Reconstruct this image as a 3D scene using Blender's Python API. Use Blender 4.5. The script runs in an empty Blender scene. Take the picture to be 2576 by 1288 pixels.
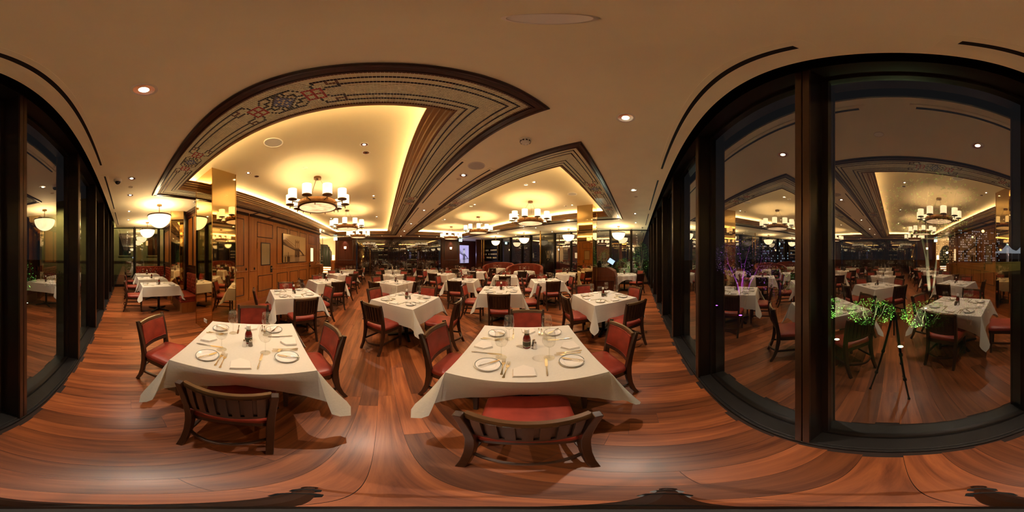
import bpy, math, random
import numpy as np
from mathutils import Vector, Matrix
PI = math.pi
R = math.radians
random.seed(7)
SC = bpy.context.scene
COL = SC.collection

# ------------------------------------------------------------------ camera, world, exposure
EYE = 1.58            # camera height
H = 3.07              # flat ceiling
H2 = 3.375            # raised ceiling inside the coffers
cam_d = bpy.data.cameras.new('camera')
cam = bpy.data.objects.new('camera', cam_d)
COL.objects.link(cam)
cam.location = (0, 0, EYE)
cam.rotation_euler = (R(90), 0, R(-45.7))
cam_d.type = 'PANO'
try:
    cam_d.panorama_type = 'EQUIRECTANGULAR'
except Exception:
    pass
try:
    cam_d.cycles.panorama_type = 'EQUIRECTANGULAR'
except Exception:
    pass
cam_d.clip_start = 0.02
SC.camera = cam

world = bpy.data.worlds.new('night_sky')
SC.world = world
world.use_nodes = True
bg = world.node_tree.nodes['Background']
bg.inputs[0].default_value = (0.012, 0.011, 0.012, 1)
bg.inputs[1].default_value = 0.35
SC.view_settings.view_transform = 'Standard'
SC.view_settings.look = 'None'
SC.view_settings.gamma = 1
SC.view_settings.use_curve_mapping = False
SC.view_settings.exposure = 1.66

WARM = (1.0, 0.66, 0.33)
E_SHADE, E_BOWL, E_COVE = 0.8, 1.0, 42.0

# ------------------------------------------------------------------ materials
MATS = {}
def principled(name):
    m = bpy.data.materials.new(name); m.use_nodes = True
    nt = m.node_tree
    return m, nt, nt.nodes['Principled BSDF']
def mat(name, col, rough=0.5, metal=0.0, spec=0.5, noise=0.0, scale=20.0, bump=0.0, coat=0.0, trans=0.0, ior=1.45):
    if name in MATS: return MATS[name]
    m, nt, b = principled(name)
    b.inputs['Base Color'].default_value = (*col, 1)
    b.inputs['Roughness'].default_value = rough
    b.inputs['Metallic'].default_value = metal
    b.inputs['Specular IOR Level'].default_value = spec
    b.inputs['Coat Weight'].default_value = coat
    b.inputs['Coat Roughness'].default_value = 0.15
    b.inputs['Transmission Weight'].default_value = trans
    b.inputs['IOR'].default_value = ior
    if noise or bump:
        tc = nt.nodes.new('ShaderNodeTexCoord')
        n = nt.nodes.new('ShaderNodeTexNoise'); n.inputs['Scale'].default_value = scale; n.inputs['Detail'].default_value = 4
        nt.links.new(tc.outputs['Object'], n.inputs['Vector'])
        if noise:
            r = nt.nodes.new('ShaderNodeValToRGB')
            r.color_ramp.elements[0].position = 0.3; r.color_ramp.elements[1].position = 0.7
            r.color_ramp.elements[0].color = (*[c * (1 - noise) for c in col], 1)
            r.color_ramp.elements[1].color = (*[min(1, c * (1 + noise)) for c in col], 1)
            nt.links.new(n.outputs['Fac'], r.inputs['Fac'])
            nt.links.new(r.outputs['Color'], b.inputs['Base Color'])
        if bump:
            bp = nt.nodes.new('ShaderNodeBump'); bp.inputs['Strength'].default_value = bump; bp.inputs['Distance'].default_value = 0.01
            nt.links.new(n.outputs['Fac'], bp.inputs['Height'])
            nt.links.new(bp.outputs['Normal'], b.inputs['Normal'])
    MATS[name] = m
    return m
def emit(name, col, strength, base=(0.8, 0.75, 0.65), vein=0.0):
    if name in MATS: return MATS[name]
    m, nt, b = principled(name)
    b.inputs['Base Color'].default_value = (*base, 1)
    b.inputs['Roughness'].default_value = 0.4
    b.inputs['Emission Color'].default_value = (*col, 1)
    b.inputs['Emission Strength'].default_value = strength
    if vein:
        tc = nt.nodes.new('ShaderNodeTexCoord')
        n = nt.nodes.new('ShaderNodeTexNoise'); n.inputs['Scale'].default_value = 7; n.inputs['Detail'].default_value = 5
        r = nt.nodes.new('ShaderNodeValToRGB')
        r.color_ramp.elements[0].color = (*[c * (1 - vein) for c in col], 1); r.color_ramp.elements[1].color = (*col, 1)
        r.color_ramp.elements[0].position = 0.3; r.color_ramp.elements[1].position = 0.6
        nt.links.new(tc.outputs['Object'], n.inputs['Vector']); nt.links.new(n.outputs['Fac'], r.inputs['Fac'])
        nt.links.new(r.outputs['Color'], b.inputs['Emission Color'])
    MATS[name] = m
    return m
def wood(name, dark, light, axis=2, scale=9.0, stretch=14.0, rough=0.35, coat=0.2, plank=False):
    """grain runs along `axis`; with plank=True each board gets its own tone"""
    if name in MATS: return MATS[name]
    m, nt, b = principled(name)
    N, L = nt.nodes, nt.links
    g = N.new('ShaderNodeNewGeometry') if plank else N.new('ShaderNodeTexCoord')
    mp = N.new('ShaderNodeMapping')
    s = [scale, scale, scale]; s[axis] = scale / stretch
    mp.inputs['Scale'].default_value = s
    L.new(g.outputs['Position'] if plank else g.outputs['Object'], mp.inputs['Vector'])
    n1 = N.new('ShaderNodeTexNoise'); n1.inputs['Scale'].default_value = 1.0; n1.inputs['Detail'].default_value = 6; n1.inputs['Roughness'].default_value = 0.62
    n1.inputs['Distortion'].default_value = 0.6
    ramp = N.new('ShaderNodeValToRGB')
    ramp.color_ramp.elements[0].position = 0.28; ramp.color_ramp.elements[1].position = 0.72
    ramp.color_ramp.elements[0].color = (*dark, 1); ramp.color_ramp.elements[1].color = (*light, 1)
    if plank:
        oi = N.new('ShaderNodeObjectInfo'); at = N.new('ShaderNodeAttribute'); at.attribute_name = 'tone'
        ad = N.new('ShaderNodeMath'); ad.operation = 'ADD'
        fr = N.new('ShaderNodeMath'); fr.operation = 'FRACT'
        L.new(oi.outputs['Random'], ad.inputs[0]); L.new(at.outputs['Fac'], ad.inputs[1]); L.new(ad.outputs[0], fr.inputs[0])
        off = N.new('ShaderNodeVectorMath'); off.operation = 'ADD'
        cb = N.new('ShaderNodeCombineXYZ')
        mu = N.new('ShaderNodeMath'); mu.operation = 'MULTIPLY'; mu.inputs[1].default_value = 61.0
        L.new(fr.outputs[0], mu.inputs[0]); L.new(mu.outputs[0], cb.inputs[0]); L.new(mu.outputs[0], cb.inputs[1])
        L.new(mp.outputs[0], off.inputs[0]); L.new(cb.outputs[0], off.inputs[1])
        L.new(off.outputs[0], n1.inputs['Vector'])
        L.new(n1.outputs['Fac'], ramp.inputs['Fac'])
        mr = N.new('ShaderNodeMapRange'); mr.inputs[3].default_value = 0.55; mr.inputs[4].default_value = 1.35
        L.new(fr.outputs[0], mr.inputs[0])
        mx = N.new('ShaderNodeVectorMath'); mx.operation = 'SCALE'
        L.new(ramp.outputs['Color'], mx.inputs[0]); L.new(mr.outputs[0], mx.inputs['Scale'])
        L.new(mx.outputs[0], b.inputs['Base Color'])
    else:
        L.new(mp.outputs[0], n1.inputs['Vector'])
        L.new(n1.outputs['Fac'], ramp.inputs['Fac'])
        L.new(ramp.outputs['Color'], b.inputs['Base Color'])
    b.inputs['Roughness'].default_value = rough
    b.inputs['Specular IOR Level'].default_value = 0.35 if plank else 0.5
    b.inputs['Coat Weight'].default_value = coat
    b.inputs['Coat Roughness'].default_value = 0.2
    MATS[name] = m
    return m
def pane_mat(name, refl, tint=(0.85, 0.9, 0.88), rough=0.0, rtint=(1, 1, 1)):
    """architectural glass: a see-through sheet that also mirrors the room"""
    if name in MATS: return MATS[name]
    m = bpy.data.materials.new(name); m.use_nodes = True
    nt = m.node_tree; nt.nodes.clear(); N, L = nt.nodes, nt.links
    out = N.new('ShaderNodeOutputMaterial'); mix = N.new('ShaderNodeMixShader')
    tr = N.new('ShaderNodeBsdfTransparent'); tr.inputs[0].default_value = (*tint, 1)
    gl = N.new('ShaderNodeBsdfGlossy'); gl.inputs['Roughness'].default_value = rough; gl.inputs['Color'].default_value = (*rtint, 1)
    fr = N.new('ShaderNodeLayerWeight')          # facing is 0 head-on and 1 at grazing, on both sides of the sheet
    pw = N.new('ShaderNodeMath'); pw.operation = 'POWER'; pw.inputs[1].default_value = 5.0
    mr = N.new('ShaderNodeMapRange'); mr.inputs[1].default_value = 0; mr.inputs[2].default_value = 1; mr.inputs[3].default_value = refl; mr.inputs[4].default_value = 0.95
    L.new(fr.outputs['Facing'], pw.inputs[0]); L.new(pw.outputs[0], mr.inputs[0]); L.new(mr.outputs[0], mix.inputs[0])
    L.new(tr.outputs[0], mix.inputs[1]); L.new(gl.outputs[0], mix.inputs[2]); L.new(mix.outputs[0], out.inputs[0])
    MATS[name] = m
    return m
def attr_mat(name, rough=0.3):
    m, nt, b = principled(name)
    a = nt.nodes.new('ShaderNodeAttribute'); a.attribute_name = 'Col'
    nt.links.new(a.outputs['Color'], b.inputs['Base Color'])
    b.inputs['Roughness'].default_value = rough
    MATS[name] = m
    return m

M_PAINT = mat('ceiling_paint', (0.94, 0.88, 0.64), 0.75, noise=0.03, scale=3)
M_PAINT_DIM = mat('ceiling_paint_dimmed', (0.66, 0.56, 0.36), 0.75)  # same ceiling paint, darkened in colour to tone down light inside the coffers
M_WALLP = mat('pale_wall_paint', (0.75, 0.63, 0.45), 0.7)
M_FLOOR = wood('floor_walnut', (0.105, 0.023, 0.007), (0.40, 0.118, 0.034), axis=1, scale=16, stretch=14, rough=0.33, coat=0.04, plank=True)
M_GAP = mat('floor_joint_black', (0.02, 0.008, 0.005), 0.7)
M_CHAIR = wood('chair_dark_wood', (0.020, 0.008, 0.004), (0.060, 0.024, 0.011), axis=2, scale=22, rough=0.33, coat=0.35)
M_CREST = wood('chair_crest_wood', (0.075, 0.033, 0.012), (0.15, 0.07, 0.026), axis=0, scale=22, rough=0.28, coat=0.5)
M_LEATH = mat('oxblood_leather', (0.27, 0.036, 0.020), 0.36, noise=0.25, scale=9, bump=0.12, spec=0.4)
M_LEATH2 = mat('booth_leather', (0.22, 0.035, 0.02), 0.38, noise=0.2, scale=6, bump=0.1)
M_CLOTH = mat('white_linen', (0.65, 0.60, 0.51), 0.85, noise=0.02, scale=60, bump=0.15)
M_NAPK = mat('napkin_linen', (0.74, 0.67, 0.58), 0.85, bump=0.1, scale=80)
M_IRON = mat('black_iron', (0.012, 0.011, 0.011), 0.35, 0.3)
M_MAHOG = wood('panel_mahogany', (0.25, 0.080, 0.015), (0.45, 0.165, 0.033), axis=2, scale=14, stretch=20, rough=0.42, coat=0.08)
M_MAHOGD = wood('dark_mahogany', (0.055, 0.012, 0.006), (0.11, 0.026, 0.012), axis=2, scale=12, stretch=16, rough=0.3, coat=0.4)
M_MOLD = wood('moulding_mahogany', (0.022, 0.006, 0.004), (0.045, 0.011, 0.007), axis=2, scale=12, rough=0.3, coat=0.4)
M_CROWN = wood('crown_oak', (0.17, 0.080, 0.024), (0.32, 0.165, 0.055), axis=1, scale=12, stretch=20, rough=0.35, coat=0.3)
M_CROWNX = wood('crown_oak_cross', (0.17, 0.080, 0.024), (0.32, 0.165, 0.055), axis=0, scale=12, stretch=20, rough=0.35, coat=0.3)
M_FRAME = mat('window_bronze', (0.022, 0.016, 0.013), 0.32, 0.55)
M_STRIP = mat('mullion_bronze_strip', (0.090, 0.052, 0.034), 0.3, 0.7)
M_SILL = mat('sill_black', (0.016, 0.014, 0.013), 0.4, 0.2)
M_GLASSW = pane_mat('window_glass', 0.40, (0.72, 0.76, 0.72))
M_GLASSE = pane_mat('end_glass', 0.34, (0.74, 0.78, 0.74))
M_GLASSC = pane_mat('cellar_glass', 0.16, (0.80, 0.82, 0.78))
M_GLASSD = pane_mat('door_glass', 0.12, (0.35, 0.32, 0.26), 0.15)
M_BRASSM = mat('brass_mirror', (0.66, 0.49, 0.24), 0.035, 1.0)
M_BRASS = mat('brass_metal', (0.55, 0.33, 0.11), 0.25, 1.0)
M_BRONZE = mat('lamp_bronze', (0.16, 0.085, 0.036), 0.35, 0.85)
M_DRUM = mat('drum_bronze', (0.42, 0.20, 0.075), 0.38, 0.6, noise=0.25, scale=14)
M_SHADE = emit('alabaster_shade_lit', (1.0, 0.74, 0.40), E_SHADE, vein=0.22)
M_BOWL = emit('alabaster_bowl_lit', (1.0, 0.72, 0.38), E_BOWL, vein=0.2)
M_DISC = emit('mica_disc_lit', (1.0, 0.60, 0.28), .5, vein=0.7)
M_COVE = emit('cove_light_strip', (1.0, 0.74, 0.36), E_COVE)
M_SCON = emit('sconce_glass_lit', (1.0, 0.62, 0.30), 4.0, vein=0.3)
M_LAMP = emit('table_lamp_lit', (1.0, 0.66, 0.28), 9.0)
M_STEP = emit('step_light_strip', (1.0, 0.72, 0.36), 7.0)
M_EXIT = emit('exit_sign_face_lit', (0.35, 1.0, 0.95), 2.2)
M_EXITW = emit('exit_sign_pictogram_lit', (0.9, 1.0, 1.0), 3.2)
M_SPOTL = emit('downlight_lamp_lit', (1.0, 0.78, 0.5), 6.0)
M_CHROME = mat('chrome', (0.75, 0.72, 0.68), 0.12, 1.0)
M_STEEL = mat('cutlery_steel', (0.86, 0.83, 0.78), 0.18, 1.0)
M_WHITE = mat('white_plastic', (0.78, 0.73, 0.64), 0.45)
M_GREYP = mat('grille_grey', (0.50, 0.46, 0.40), 0.6)
M_BLACK = mat('matte_black', (0.008, 0.008, 0.008), 0.5)
M_CHINA = mat('white_china', (0.80, 0.76, 0.70), 0.18, coat=0.5)
M_RIM = mat('plate_rim_green_grey', (0.13, 0.15, 0.13), 0.25)
M_WGLASS = mat('wine_glass_crystal', (1, 1, 1), 0.0, trans=1.0, ior=1.32)
M_KETCH = mat('ketchup_red', (0.16, 0.010, 0.006), 0.12, coat=0.6)
M_LABEL = mat('bottle_label_dark', (0.055, 0.045, 0.016), 0.5)
M_LABELW = mat('bottle_label_line', (0.75, 0.68, 0.5), 0.5)
M_SALT = mat('salt_white', (0.85, 0.8, 0.74), 0.3, coat=0.5)
M_PEPPER = mat('pepper_grey', (0.16, 0.12, 0.085), 0.35, coat=0.5)
M_BOTG = mat('wine_bottle_glass', (0.012, 0.014, 0.008), 0.08, coat=0.5)
M_BOTL = mat('wine_bottle_label', (0.78, 0.74, 0.64), 0.6)
M_RACK = wood('rack_redwood', (0.10, 0.028, 0.014), (0.19, 0.06, 0.03), axis=2, scale=18, rough=0.45, coat=0.1)
M_GROUT = mat('mosaic_grout', (0.86, 0.80, 0.66), 0.8)
TILE_COL = {0: (0.74, 0.71, 0.47), 1: (0.006, 0.007, 0.014), 2: (0.42, 0.02, 0.02), 3: (0.10, 0.15, 0.36), 4: (0.14, 0.062, 0.034)}
M_TILES = attr_mat('mosaic_tiles', 0.22)
M_TILE = {k: mat('tile_' + n, TILE_COL[k], 0.22) for k, n in enumerate(['cream', 'black', 'red', 'blue', 'brown'])}

# ------------------------------------------------------------------ mesh builder
class MB:
    def __init__(s): s.v, s.f = [], []
    def add(s, vs, fs):
        o = len(s.v); s.v += [tuple(p) for p in vs]; s.f += [tuple(i + o for i in q) for q in fs]; return s
    def box(s, x0, x1, y0, y1, z0, z1):
        return s.add([(x0, y0, z0), (x1, y0, z0), (x1, y1, z0), (x0, y1, z0), (x0, y0, z1), (x1, y0, z1), (x1, y1, z1), (x0, y1, z1)],
                     [(0, 3, 2, 1), (4, 5, 6, 7), (0, 1, 5, 4), (1, 2, 6, 5), (2, 3, 7, 6), (3, 0, 4, 7)])
    def quad(s, *p): return s.add(p, [tuple(range(len(p)))])
    def lathe(s, prof, n=20, c=(0, 0, 0), capb=False, capt=False):
        o = []
        for r, z in prof:
            for i in range(n):
                a = 2 * PI * i / n; o.append((c[0] + r * math.cos(a), c[1] + r * math.sin(a), c[2] + z))
        f = []
        for k in range(len(prof) - 1):
            for i in range(n):
                j = (i + 1) % n; f.append((k * n + i, k * n + j, (k + 1) * n + j, (k + 1) * n + i))
        if capb: f.append(tuple(range(n))[::-1])
        if capt: f.append(tuple(range((len(prof) - 1) * n, len(prof) * n)))
        return s.add(o, f)
    def sweep(s, pts, prof, up=(0, 0, 1), closed=False):
        """sweep a closed 2-D profile [(side,up)] (or list of them) along pts"""
        P = [Vector(p) for p in pts]; up = Vector(up); n = len(P); o = []
        per = isinstance(prof[0][0], (list, tuple))
        m = len(prof[0]) if per else len(prof)
        for i in range(n):
            a = P[i - 1] if (i > 0 or closed) else P[i]; b = P[(i + 1) % n] if (i < n - 1 or closed) else P[i]
            t = (b - a).normalized(); sd = t.cross(up)
            if sd.length < 1e-6: sd = Vector((1, 0, 0))
            sd.normalize(); u = sd.cross(t)
            for (x, y) in (prof[i] if per else prof): o.append(P[i] + sd * x + u * y)
        f = []
        for i in range(n if closed else n - 1):
            k = (i + 1) % n
            for j in range(m):
                l = (j + 1) % m; f.append((i * m + j, i * m + l, k * m + l, k * m + j))
        if not closed: f += [tuple(range(m))[::-1], tuple(range((n - 1) * m, n * m))]
        return s.add(o, f)
    def tube(s, pts, r, n=8, up=(0, 0, 1)):
        rr = r if isinstance(r, (list, tuple)) else [r] * len(pts)
        return s.sweep(pts, [[(q * math.cos(2 * PI * k / n), q * math.sin(2 * PI * k / n)) for k in range(n)] for q in rr], up)
    def rings(s, rings, capb=True, capt=True):
        n = len(rings[0]); o = [p for r in rings for p in r]; f = []
        for k in range(len(rings) - 1):
            for i in range(n):
                j = (i + 1) % n; f.append((k * n + i, k * n + j, (k + 1) * n + j, (k + 1) * n + i))
        if capb: f.append(tuple(range(n))[::-1])
        if capt: f.append(tuple(range((len(rings) - 1) * n, len(rings) * n)))
        return s.add(o, f)
    def prism(s, poly, z0, z1):
        return s.rings([[(x, y, z0) for x, y in poly], [(x, y, z1) for x, y in poly]])
    def xf(s, M):
        s.v = [tuple(M @ Vector(p)) for p in s.v]; return s
    def mesh(s, name, m, smooth=None):
        me = bpy.data.meshes.new(name); me.from_pydata(s.v, [], s.f); me.update()
        if m: me.materials.append(m)
        if smooth is not None:
            me.polygons.foreach_set('use_smooth', [True] * len(me.polygons))
            me.set_sharp_from_angle(angle=R(smooth))
        return me
    def build(s, name, m, parent=None, smooth=None, bevel=0.0):
        o = bpy.data.objects.new(name, s.mesh(name, m, smooth)); COL.objects.link(o)
        if parent: o.parent = parent
        if bevel:
            b = o.modifiers.new('bevel', 'BEVEL'); b.width = bevel; b.segments = 2; b.limit_method = 'ANGLE'; b.angle_limit = R(40)
        return o
def put(name, me, parent=None, loc=(0, 0, 0), rz=0.0):
    o = bpy.data.objects.new(name, me); COL.objects.link(o); o.location = loc; o.rotation_euler = (0, 0, rz)
    if parent: o.parent = parent
    return o
def tag(o, label, cat, group=None):
    o['label'] = label; o['category'] = cat
    if group: o['group'] = group
    return o
def thing(name, label, cat, loc=(0, 0, 0), rz=0.0, group=None):
    o = bpy.data.objects.new(name, None); COL.objects.link(o); o.empty_display_size = 0.05
    o.location = loc; o.rotation_euler = (0, 0, rz)
    return tag(o, label, cat, group)
def struct(o, label=None):
    o['kind'] = 'structure'
    if label: o['label'] = label
    return o
def sempty(name, label=None, loc=(0, 0, 0)):
    o = bpy.data.objects.new(name, None); COL.objects.link(o); o.location = loc; o.empty_display_size = 0.05
    return struct(o, label)
KIDS = {}
def copy_tree(src, loc, rz, label=None, group=None, cat=None):
    r = src.copy(); COL.objects.link(r); r.location = loc; r.rotation_euler = (0, 0, rz)
    if label: r['label'] = label
    if group: r['group'] = group
    if cat: r['category'] = cat
    def rec(a, b):
        kids = KIDS.get(a.name)
        if kids is None:
            kids = KIDS[a.name] = [k for k in bpy.data.objects if k.parent == a]
        for k in kids:
            c = k.copy(); COL.objects.link(c); c.parent = b; rec(k, c)
    rec(src, r)
    return r
class Proto:
    """first placement uses the prototype itself, later ones copies of it"""
    def __init__(s, root): s.root, s.used = root, False
    def place(s, loc, rz, label, group=None):
        if not s.used:
            s.used = True; s.kids()
            s.root.location = loc; s.root.rotation_euler = (0, 0, rz); s.root['label'] = label
            if group: s.root['group'] = group
            return s.root
        return copy_tree(s.root, loc, rz, label, group)
    def kids(s):
        def rec(a):
            KIDS[a.name] = [k for k in bpy.data.objects if k.parent == a]
            for k in KIDS[a.name]: rec(k)
        rec(s.root)
def spot(loc, power, size=75, blend=0.6, col=(1.0, 0.82, 0.64), radius=0.04, rot=(0, 0, 0), parent=None, name='lamp'):
    l = bpy.data.lights.new(name, 'SPOT'); l.energy = power; l.spot_size = R(size); l.spot_blend = blend; l.color = col; l.shadow_soft_size = radius
    o = bpy.data.objects.new(name, l); COL.objects.link(o); o.location = loc; o.rotation_euler = rot
    if parent: o.parent = parent
    return o
def point(loc, power, col=WARM, radius=0.1, parent=None, name='lamp'):
    l = bpy.data.lights.new(name, 'POINT'); l.energy = power; l.color = col; l.shadow_soft_size = radius
    o = bpy.data.objects.new(name, l); COL.objects.link(o); o.location = loc
    if parent: o.parent = parent
    return o

# ------------------------------------------------------------------ FLOOR (planks run along Y)
XW0, XW1 = -8.37, 9.10           # end glass walls
fl = struct(MB().box(XW0 - .3, XW1 + .3, -0.82, 14.3, -0.12, -0.004).build('floor', M_GAP), 'dark walnut plank floor under the tables')
PW = 0.141
pl = []
x = XW0 + .02
while x < XW1 - .02:
    y = -0.6 - random.random() * 0.05 + 0.05
    first = True
    while y < 13.9:
        L = random.uniform(0.45, 1.5) if first else random.uniform(0.9, 1.75)
        first = False
        y1 = min(y + L, 13.95)
        pl.append((x, y, y1, random.random())); y = y1
    x += PW
def pdist(p):
    cy = min(max(0.0, p[1]), p[2]); return math.hypot(p[0] + PW / 2, cy) + (0.0 if p[0] > XW0 else 9)
pl.sort(key=pdist)
unit = MB().box(0, PW - .0016, 0.0008, 0.9992, -0.015, 0.0).mesh('plank', M_FLOOR)
for (px, y0, y1, t) in pl[:300]:
    o = put('plank', unit, fl, (px, y0, 0)); o.scale = (1, y1 - y0, 1)
pm = MB(); tones = []
for (px, y0, y1, t) in pl[300:]:
    pm.box(px, px + PW - .0016, y0 + .0008, y1 - .0008, -0.015, 0.0); tones += [t] * 6
ps = pm.build('planks_beyond', M_FLOOR, fl); ps['kind'] = 'stuff'
a = ps.data.attributes.new('tone', 'FLOAT', 'FACE'); a.data.foreach_set('value', tones)

# ------------------------------------------------------------------ CEILING with two raised coffers
COFF = [(-3.73, 1.00, 0.60, 11.40), (1.65, 6.40, 0.60, 11.40)]
FRW = 0.09                         # mahogany frame width
TP = 0.0187                        # mosaic pitch
BAND = 21 * TP
xs = [XW0 - .05, COFF[0][0] + .03, COFF[0][1] - .03, COFF[1][0] + .03, COFF[1][1] - .03, XW1 + .05]
ys = [-0.50, COFF[0][2] + .03, COFF[0][3] - .03, 14.2]
cm = MB()
for i in range(5):
    for j in range(3):
        if j == 1 and i in (1, 3): continue
        cm.box(xs[i], xs[i + 1], ys[j], ys[j + 1], H, H + .03)
struct(cm.build('ceiling', M_PAINT), 'tan painted flat ceiling around the raised coffers')

def ring_side(rect, prof, k):
    x0, x1, y0, y1 = rect
    def cn(d, q): return [(x0 + d, y0 + d), (x1 - d, y0 + d), (x1 - d, y1 - d), (x0 + d, y1 - d)][q % 4]
    return MB().rings([[(*cn(d, k), z) for d, z in prof], [(*cn(d, k + 1), z) for d, z in prof]])

def motif():
    P = {}
    def ln(a0, r0, a1, r1, c):
        n = max(abs(a1 - a0), abs(r1 - r0), 1)
        for i in range(n + 1): P[(round(a0 + (a1 - a0) * i / n), round(r0 + (r1 - r0) * i / n))] = c
    for s in (1, -1):
        for m in (1, -1):
            f = lambda r: 10 + m * (r - 10)
            ln(s * 12, f(7), s * 14, f(4), 1); ln(s * 14, f(4), s * 14, f(3), 1); ln(s * 14, f(3), s * 24, f(3), 1)
            ln(s * 15, f(8), s * 18, f(7), 1); ln(s * 18, f(7), s * 21, f(7), 1); ln(s * 21, f(7), s * 21, f(6), 1); ln(s * 21, f(6), s * 24, f(6), 1)
            ln(s * 18, f(4), s * 18, f(5), 4); ln(s * 18, f(5), s * 20, f(5), 4); ln(s * 21, f(4), s * 21, f(5), 4)
            ln(s * 9, f(7), s * 6, f(4), 1); ln(0, f(4), s * 6, f(4), 1)
            ln(s * 4, f(7), s * 6, f(7), 1); ln(s * 6, f(7), s * 6, f(9), 1); ln(s * 7, f(9), s * 8, f(9), 1); ln(s * 1, f(4), s * 1, f(5), 1); ln(s * 3, f(5), s * 3, f(6), 1)
        for r in (7, 10, 13): ln(s * 9, r, s * 15, r, 2)
        for q in (9, 12, 15): ln(s * q, 7, s * q, 13, 2)
    for q in range(-5, 6):
        for r in range(5, 16):
            d = abs(q) + abs(r - 10)
            if d == 5: P[(q, r)] = 1
            elif d < 5: P[(q, r)] = 0 if (d == 2 and abs(q) == 1) or (q == 0 and r == 10) or (d == 3 and abs(q) in (0, 3)) else 3
    return P
MOTIF = motif()
def tile_code(ring, along, mcs):
    for mc in mcs:
        da = along - mc
        if abs(da) <= 24:
            c = MOTIF.get((da, ring))
            if c is not None: return c
            return 4 if ring in (0, 20) else 0
    return 1 if ring in (3, 6, 14, 17) else 4 if ring in (0, 20) else 0

def coffer(n, rect):
    x0, x1, y0, y1 = rect
    root = sempty('trim_%d' % n, 'mosaic-bordered raised ceiling coffer with mahogany frame and glowing cove')
    for k in range(4):   # outer frame, stepped profile hanging below the ceiling
        ring_side(rect, [(0.0, H + .01), (0.0, H - .018), (0.014, H - .034), (0.030, H - .034), (0.040, H - .022), (0.072, H - .022), (0.080, H - .030), (FRW, H - .030), (FRW, H + .01)], k).build('frame_moulding', M_MOLD, root, smooth=25)
    ins = FRW + BAND
    zt = H - .004
    # grout bed under the tiles
    mos = root
    gb = MB()
    rr = []
    for d in (FRW - .01, ins + .01): rr.append([(x0 + d, y0 + d), (x1 - d, y0 + d), (x1 - d, y1 - d), (x0 + d, y1 - d)])
    for k in range(4):
        a, b, c, d = rr[0][k], rr[0][(k + 1) % 4], rr[1][(k + 1) % 4], rr[1][k]
        gb.quad((*a, zt - .0028), (*d, zt - .0028), (*c, zt - .0028), (*b, zt - .0028))
        gb.quad((*a, zt + .02), (*b, zt + .02), (*c, zt + .02), (*d, zt + .02))
    mos = gb.build('mosaic_border', M_GROUT, root)
    nx = int(round((x1 - x0 - 2 * FRW) / TP)); ny = int(round((y1 - y0 - 2 * FRW) / TP))
    px = (x1 - x0 - 2 * FRW) / nx; py = (y1 - y0 - 2 * FRW) / ny
    mx = [int(nx / 2 - .745 / px), int(nx / 2 + .745 / px)]
    my = [int((4.18 - y0 - FRW) / py), int((7.78 - y0 - FRW) / py)]
    tiles = []
    for gx in range(nx):
        for gy in range(ny):
            ex, ey = min(gx, nx - 1 - gx), min(gy, ny - 1 - gy)
            r = min(ex, ey)
            if r > 20: continue
            code = tile_code(r, gx, mx) if ey <= ex else tile_code(r, gy, my)
            tiles.append((x0 + FRW + gx * px, y0 + FRW + gy * py, code))
    T = np.array(tiles)
    dist = np.hypot(T[:, 0], T[:, 1])
    order = np.argsort(dist)
    near, rest = order[:300], order[300:]
    g = 0.0011
    tm = {c: MB().box(g, px - g, g, py - g, -.004, .003).mesh('tile', M_TILE[c]) for c in M_TILE}
    for i in near:
        put('tile', tm[int(T[i, 2])], mos, (T[i, 0], T[i, 1], zt))
    # the remaining tens of thousands joined into one mesh, full boxes near, tops only far away
    P = T[rest]; cl = np.array([TILE_COL[i] for i in range(5)])
    jit = np.random.RandomState(n).uniform(0.90, 1.08, len(P))
    nv = len(P)
    bx = np.array([[g, g, -.004], [px - g, g, -.004], [px - g, py - g, -.004], [g, py - g, -.004], [g, g, .002], [px - g, g, .002], [px - g, py - g, .002], [g, py - g, .002]])
    V = (P[:, None, :2] + bx[None, :, :2]); Z = np.broadcast_to(bx[None, :, 2] + zt, (nv, 8))
    V = np.concatenate([V, Z[:, :, None]], 2)
    farr = np.hypot(P[:, 0], P[:, 1]) > 4.0
    fb = np.array([[0, 3, 2, 1], [0, 1, 5, 4], [1, 2, 6, 5], [2, 3, 7, 6], [3, 0, 4, 7]])
    base = np.arange(nv)[:, None, None] * 8
    F = base + fb[None]
    keep = np.ones((nv, 5), bool); keep[farr, 1:] = False
    Fk = F[keep]; fc = np.repeat((cl[P[:, 2].astype(int)] * jit[:, None])[:, None, :], 5, 1)[keep]
    me = bpy.data.meshes.new('mosaic_tiles')
    me.vertices.add(nv * 8); me.vertices.foreach_set('co', V.reshape(-1).astype(np.float32))
    me.loops.add(len(Fk) * 4); me.loops.foreach_set('vertex_index', Fk.reshape(-1).astype(np.int32))
    me.polygons.add(len(Fk)); me.polygons.foreach_set('loop_start', np.arange(0, len(Fk) * 4, 4, dtype=np.int32))
    me.update(calc_edges=True); me.validate()
    at = me.attributes.new('Col', 'FLOAT_COLOR', 'FACE')
    at.data.foreach_set('color', np.concatenate([fc, np.ones((len(fc), 1))], 1).reshape(-1).astype(np.float32))
    me.materials.append(M_TILES)
    o = put('mosaic_tiles', me, mos); o['kind'] = 'stuff'
    # stepped oak crown, ledge that hides the light strip, cove wall, raised ceiling
    cp = [(ins, H - .012), (ins + .012, H - .012), (ins + .016, H + .03), (ins + .035, H + .045), (ins + .040, H + .075), (ins + .075, H + .09), (ins + .080, H + .115),
          (ins + .115, H + .13), (ins + .120, H + .155), (ins + .165, H + .165), (ins + .165, H + .185), (ins - .18, H + .185), (ins - .18, H + .165), (ins, H + .165)]
    for k in range(4): ring_side(rect, cp, k).build('crown_moulding', M_CROWNX if k % 2 == 0 else M_CROWN, root, smooth=20)
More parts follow.
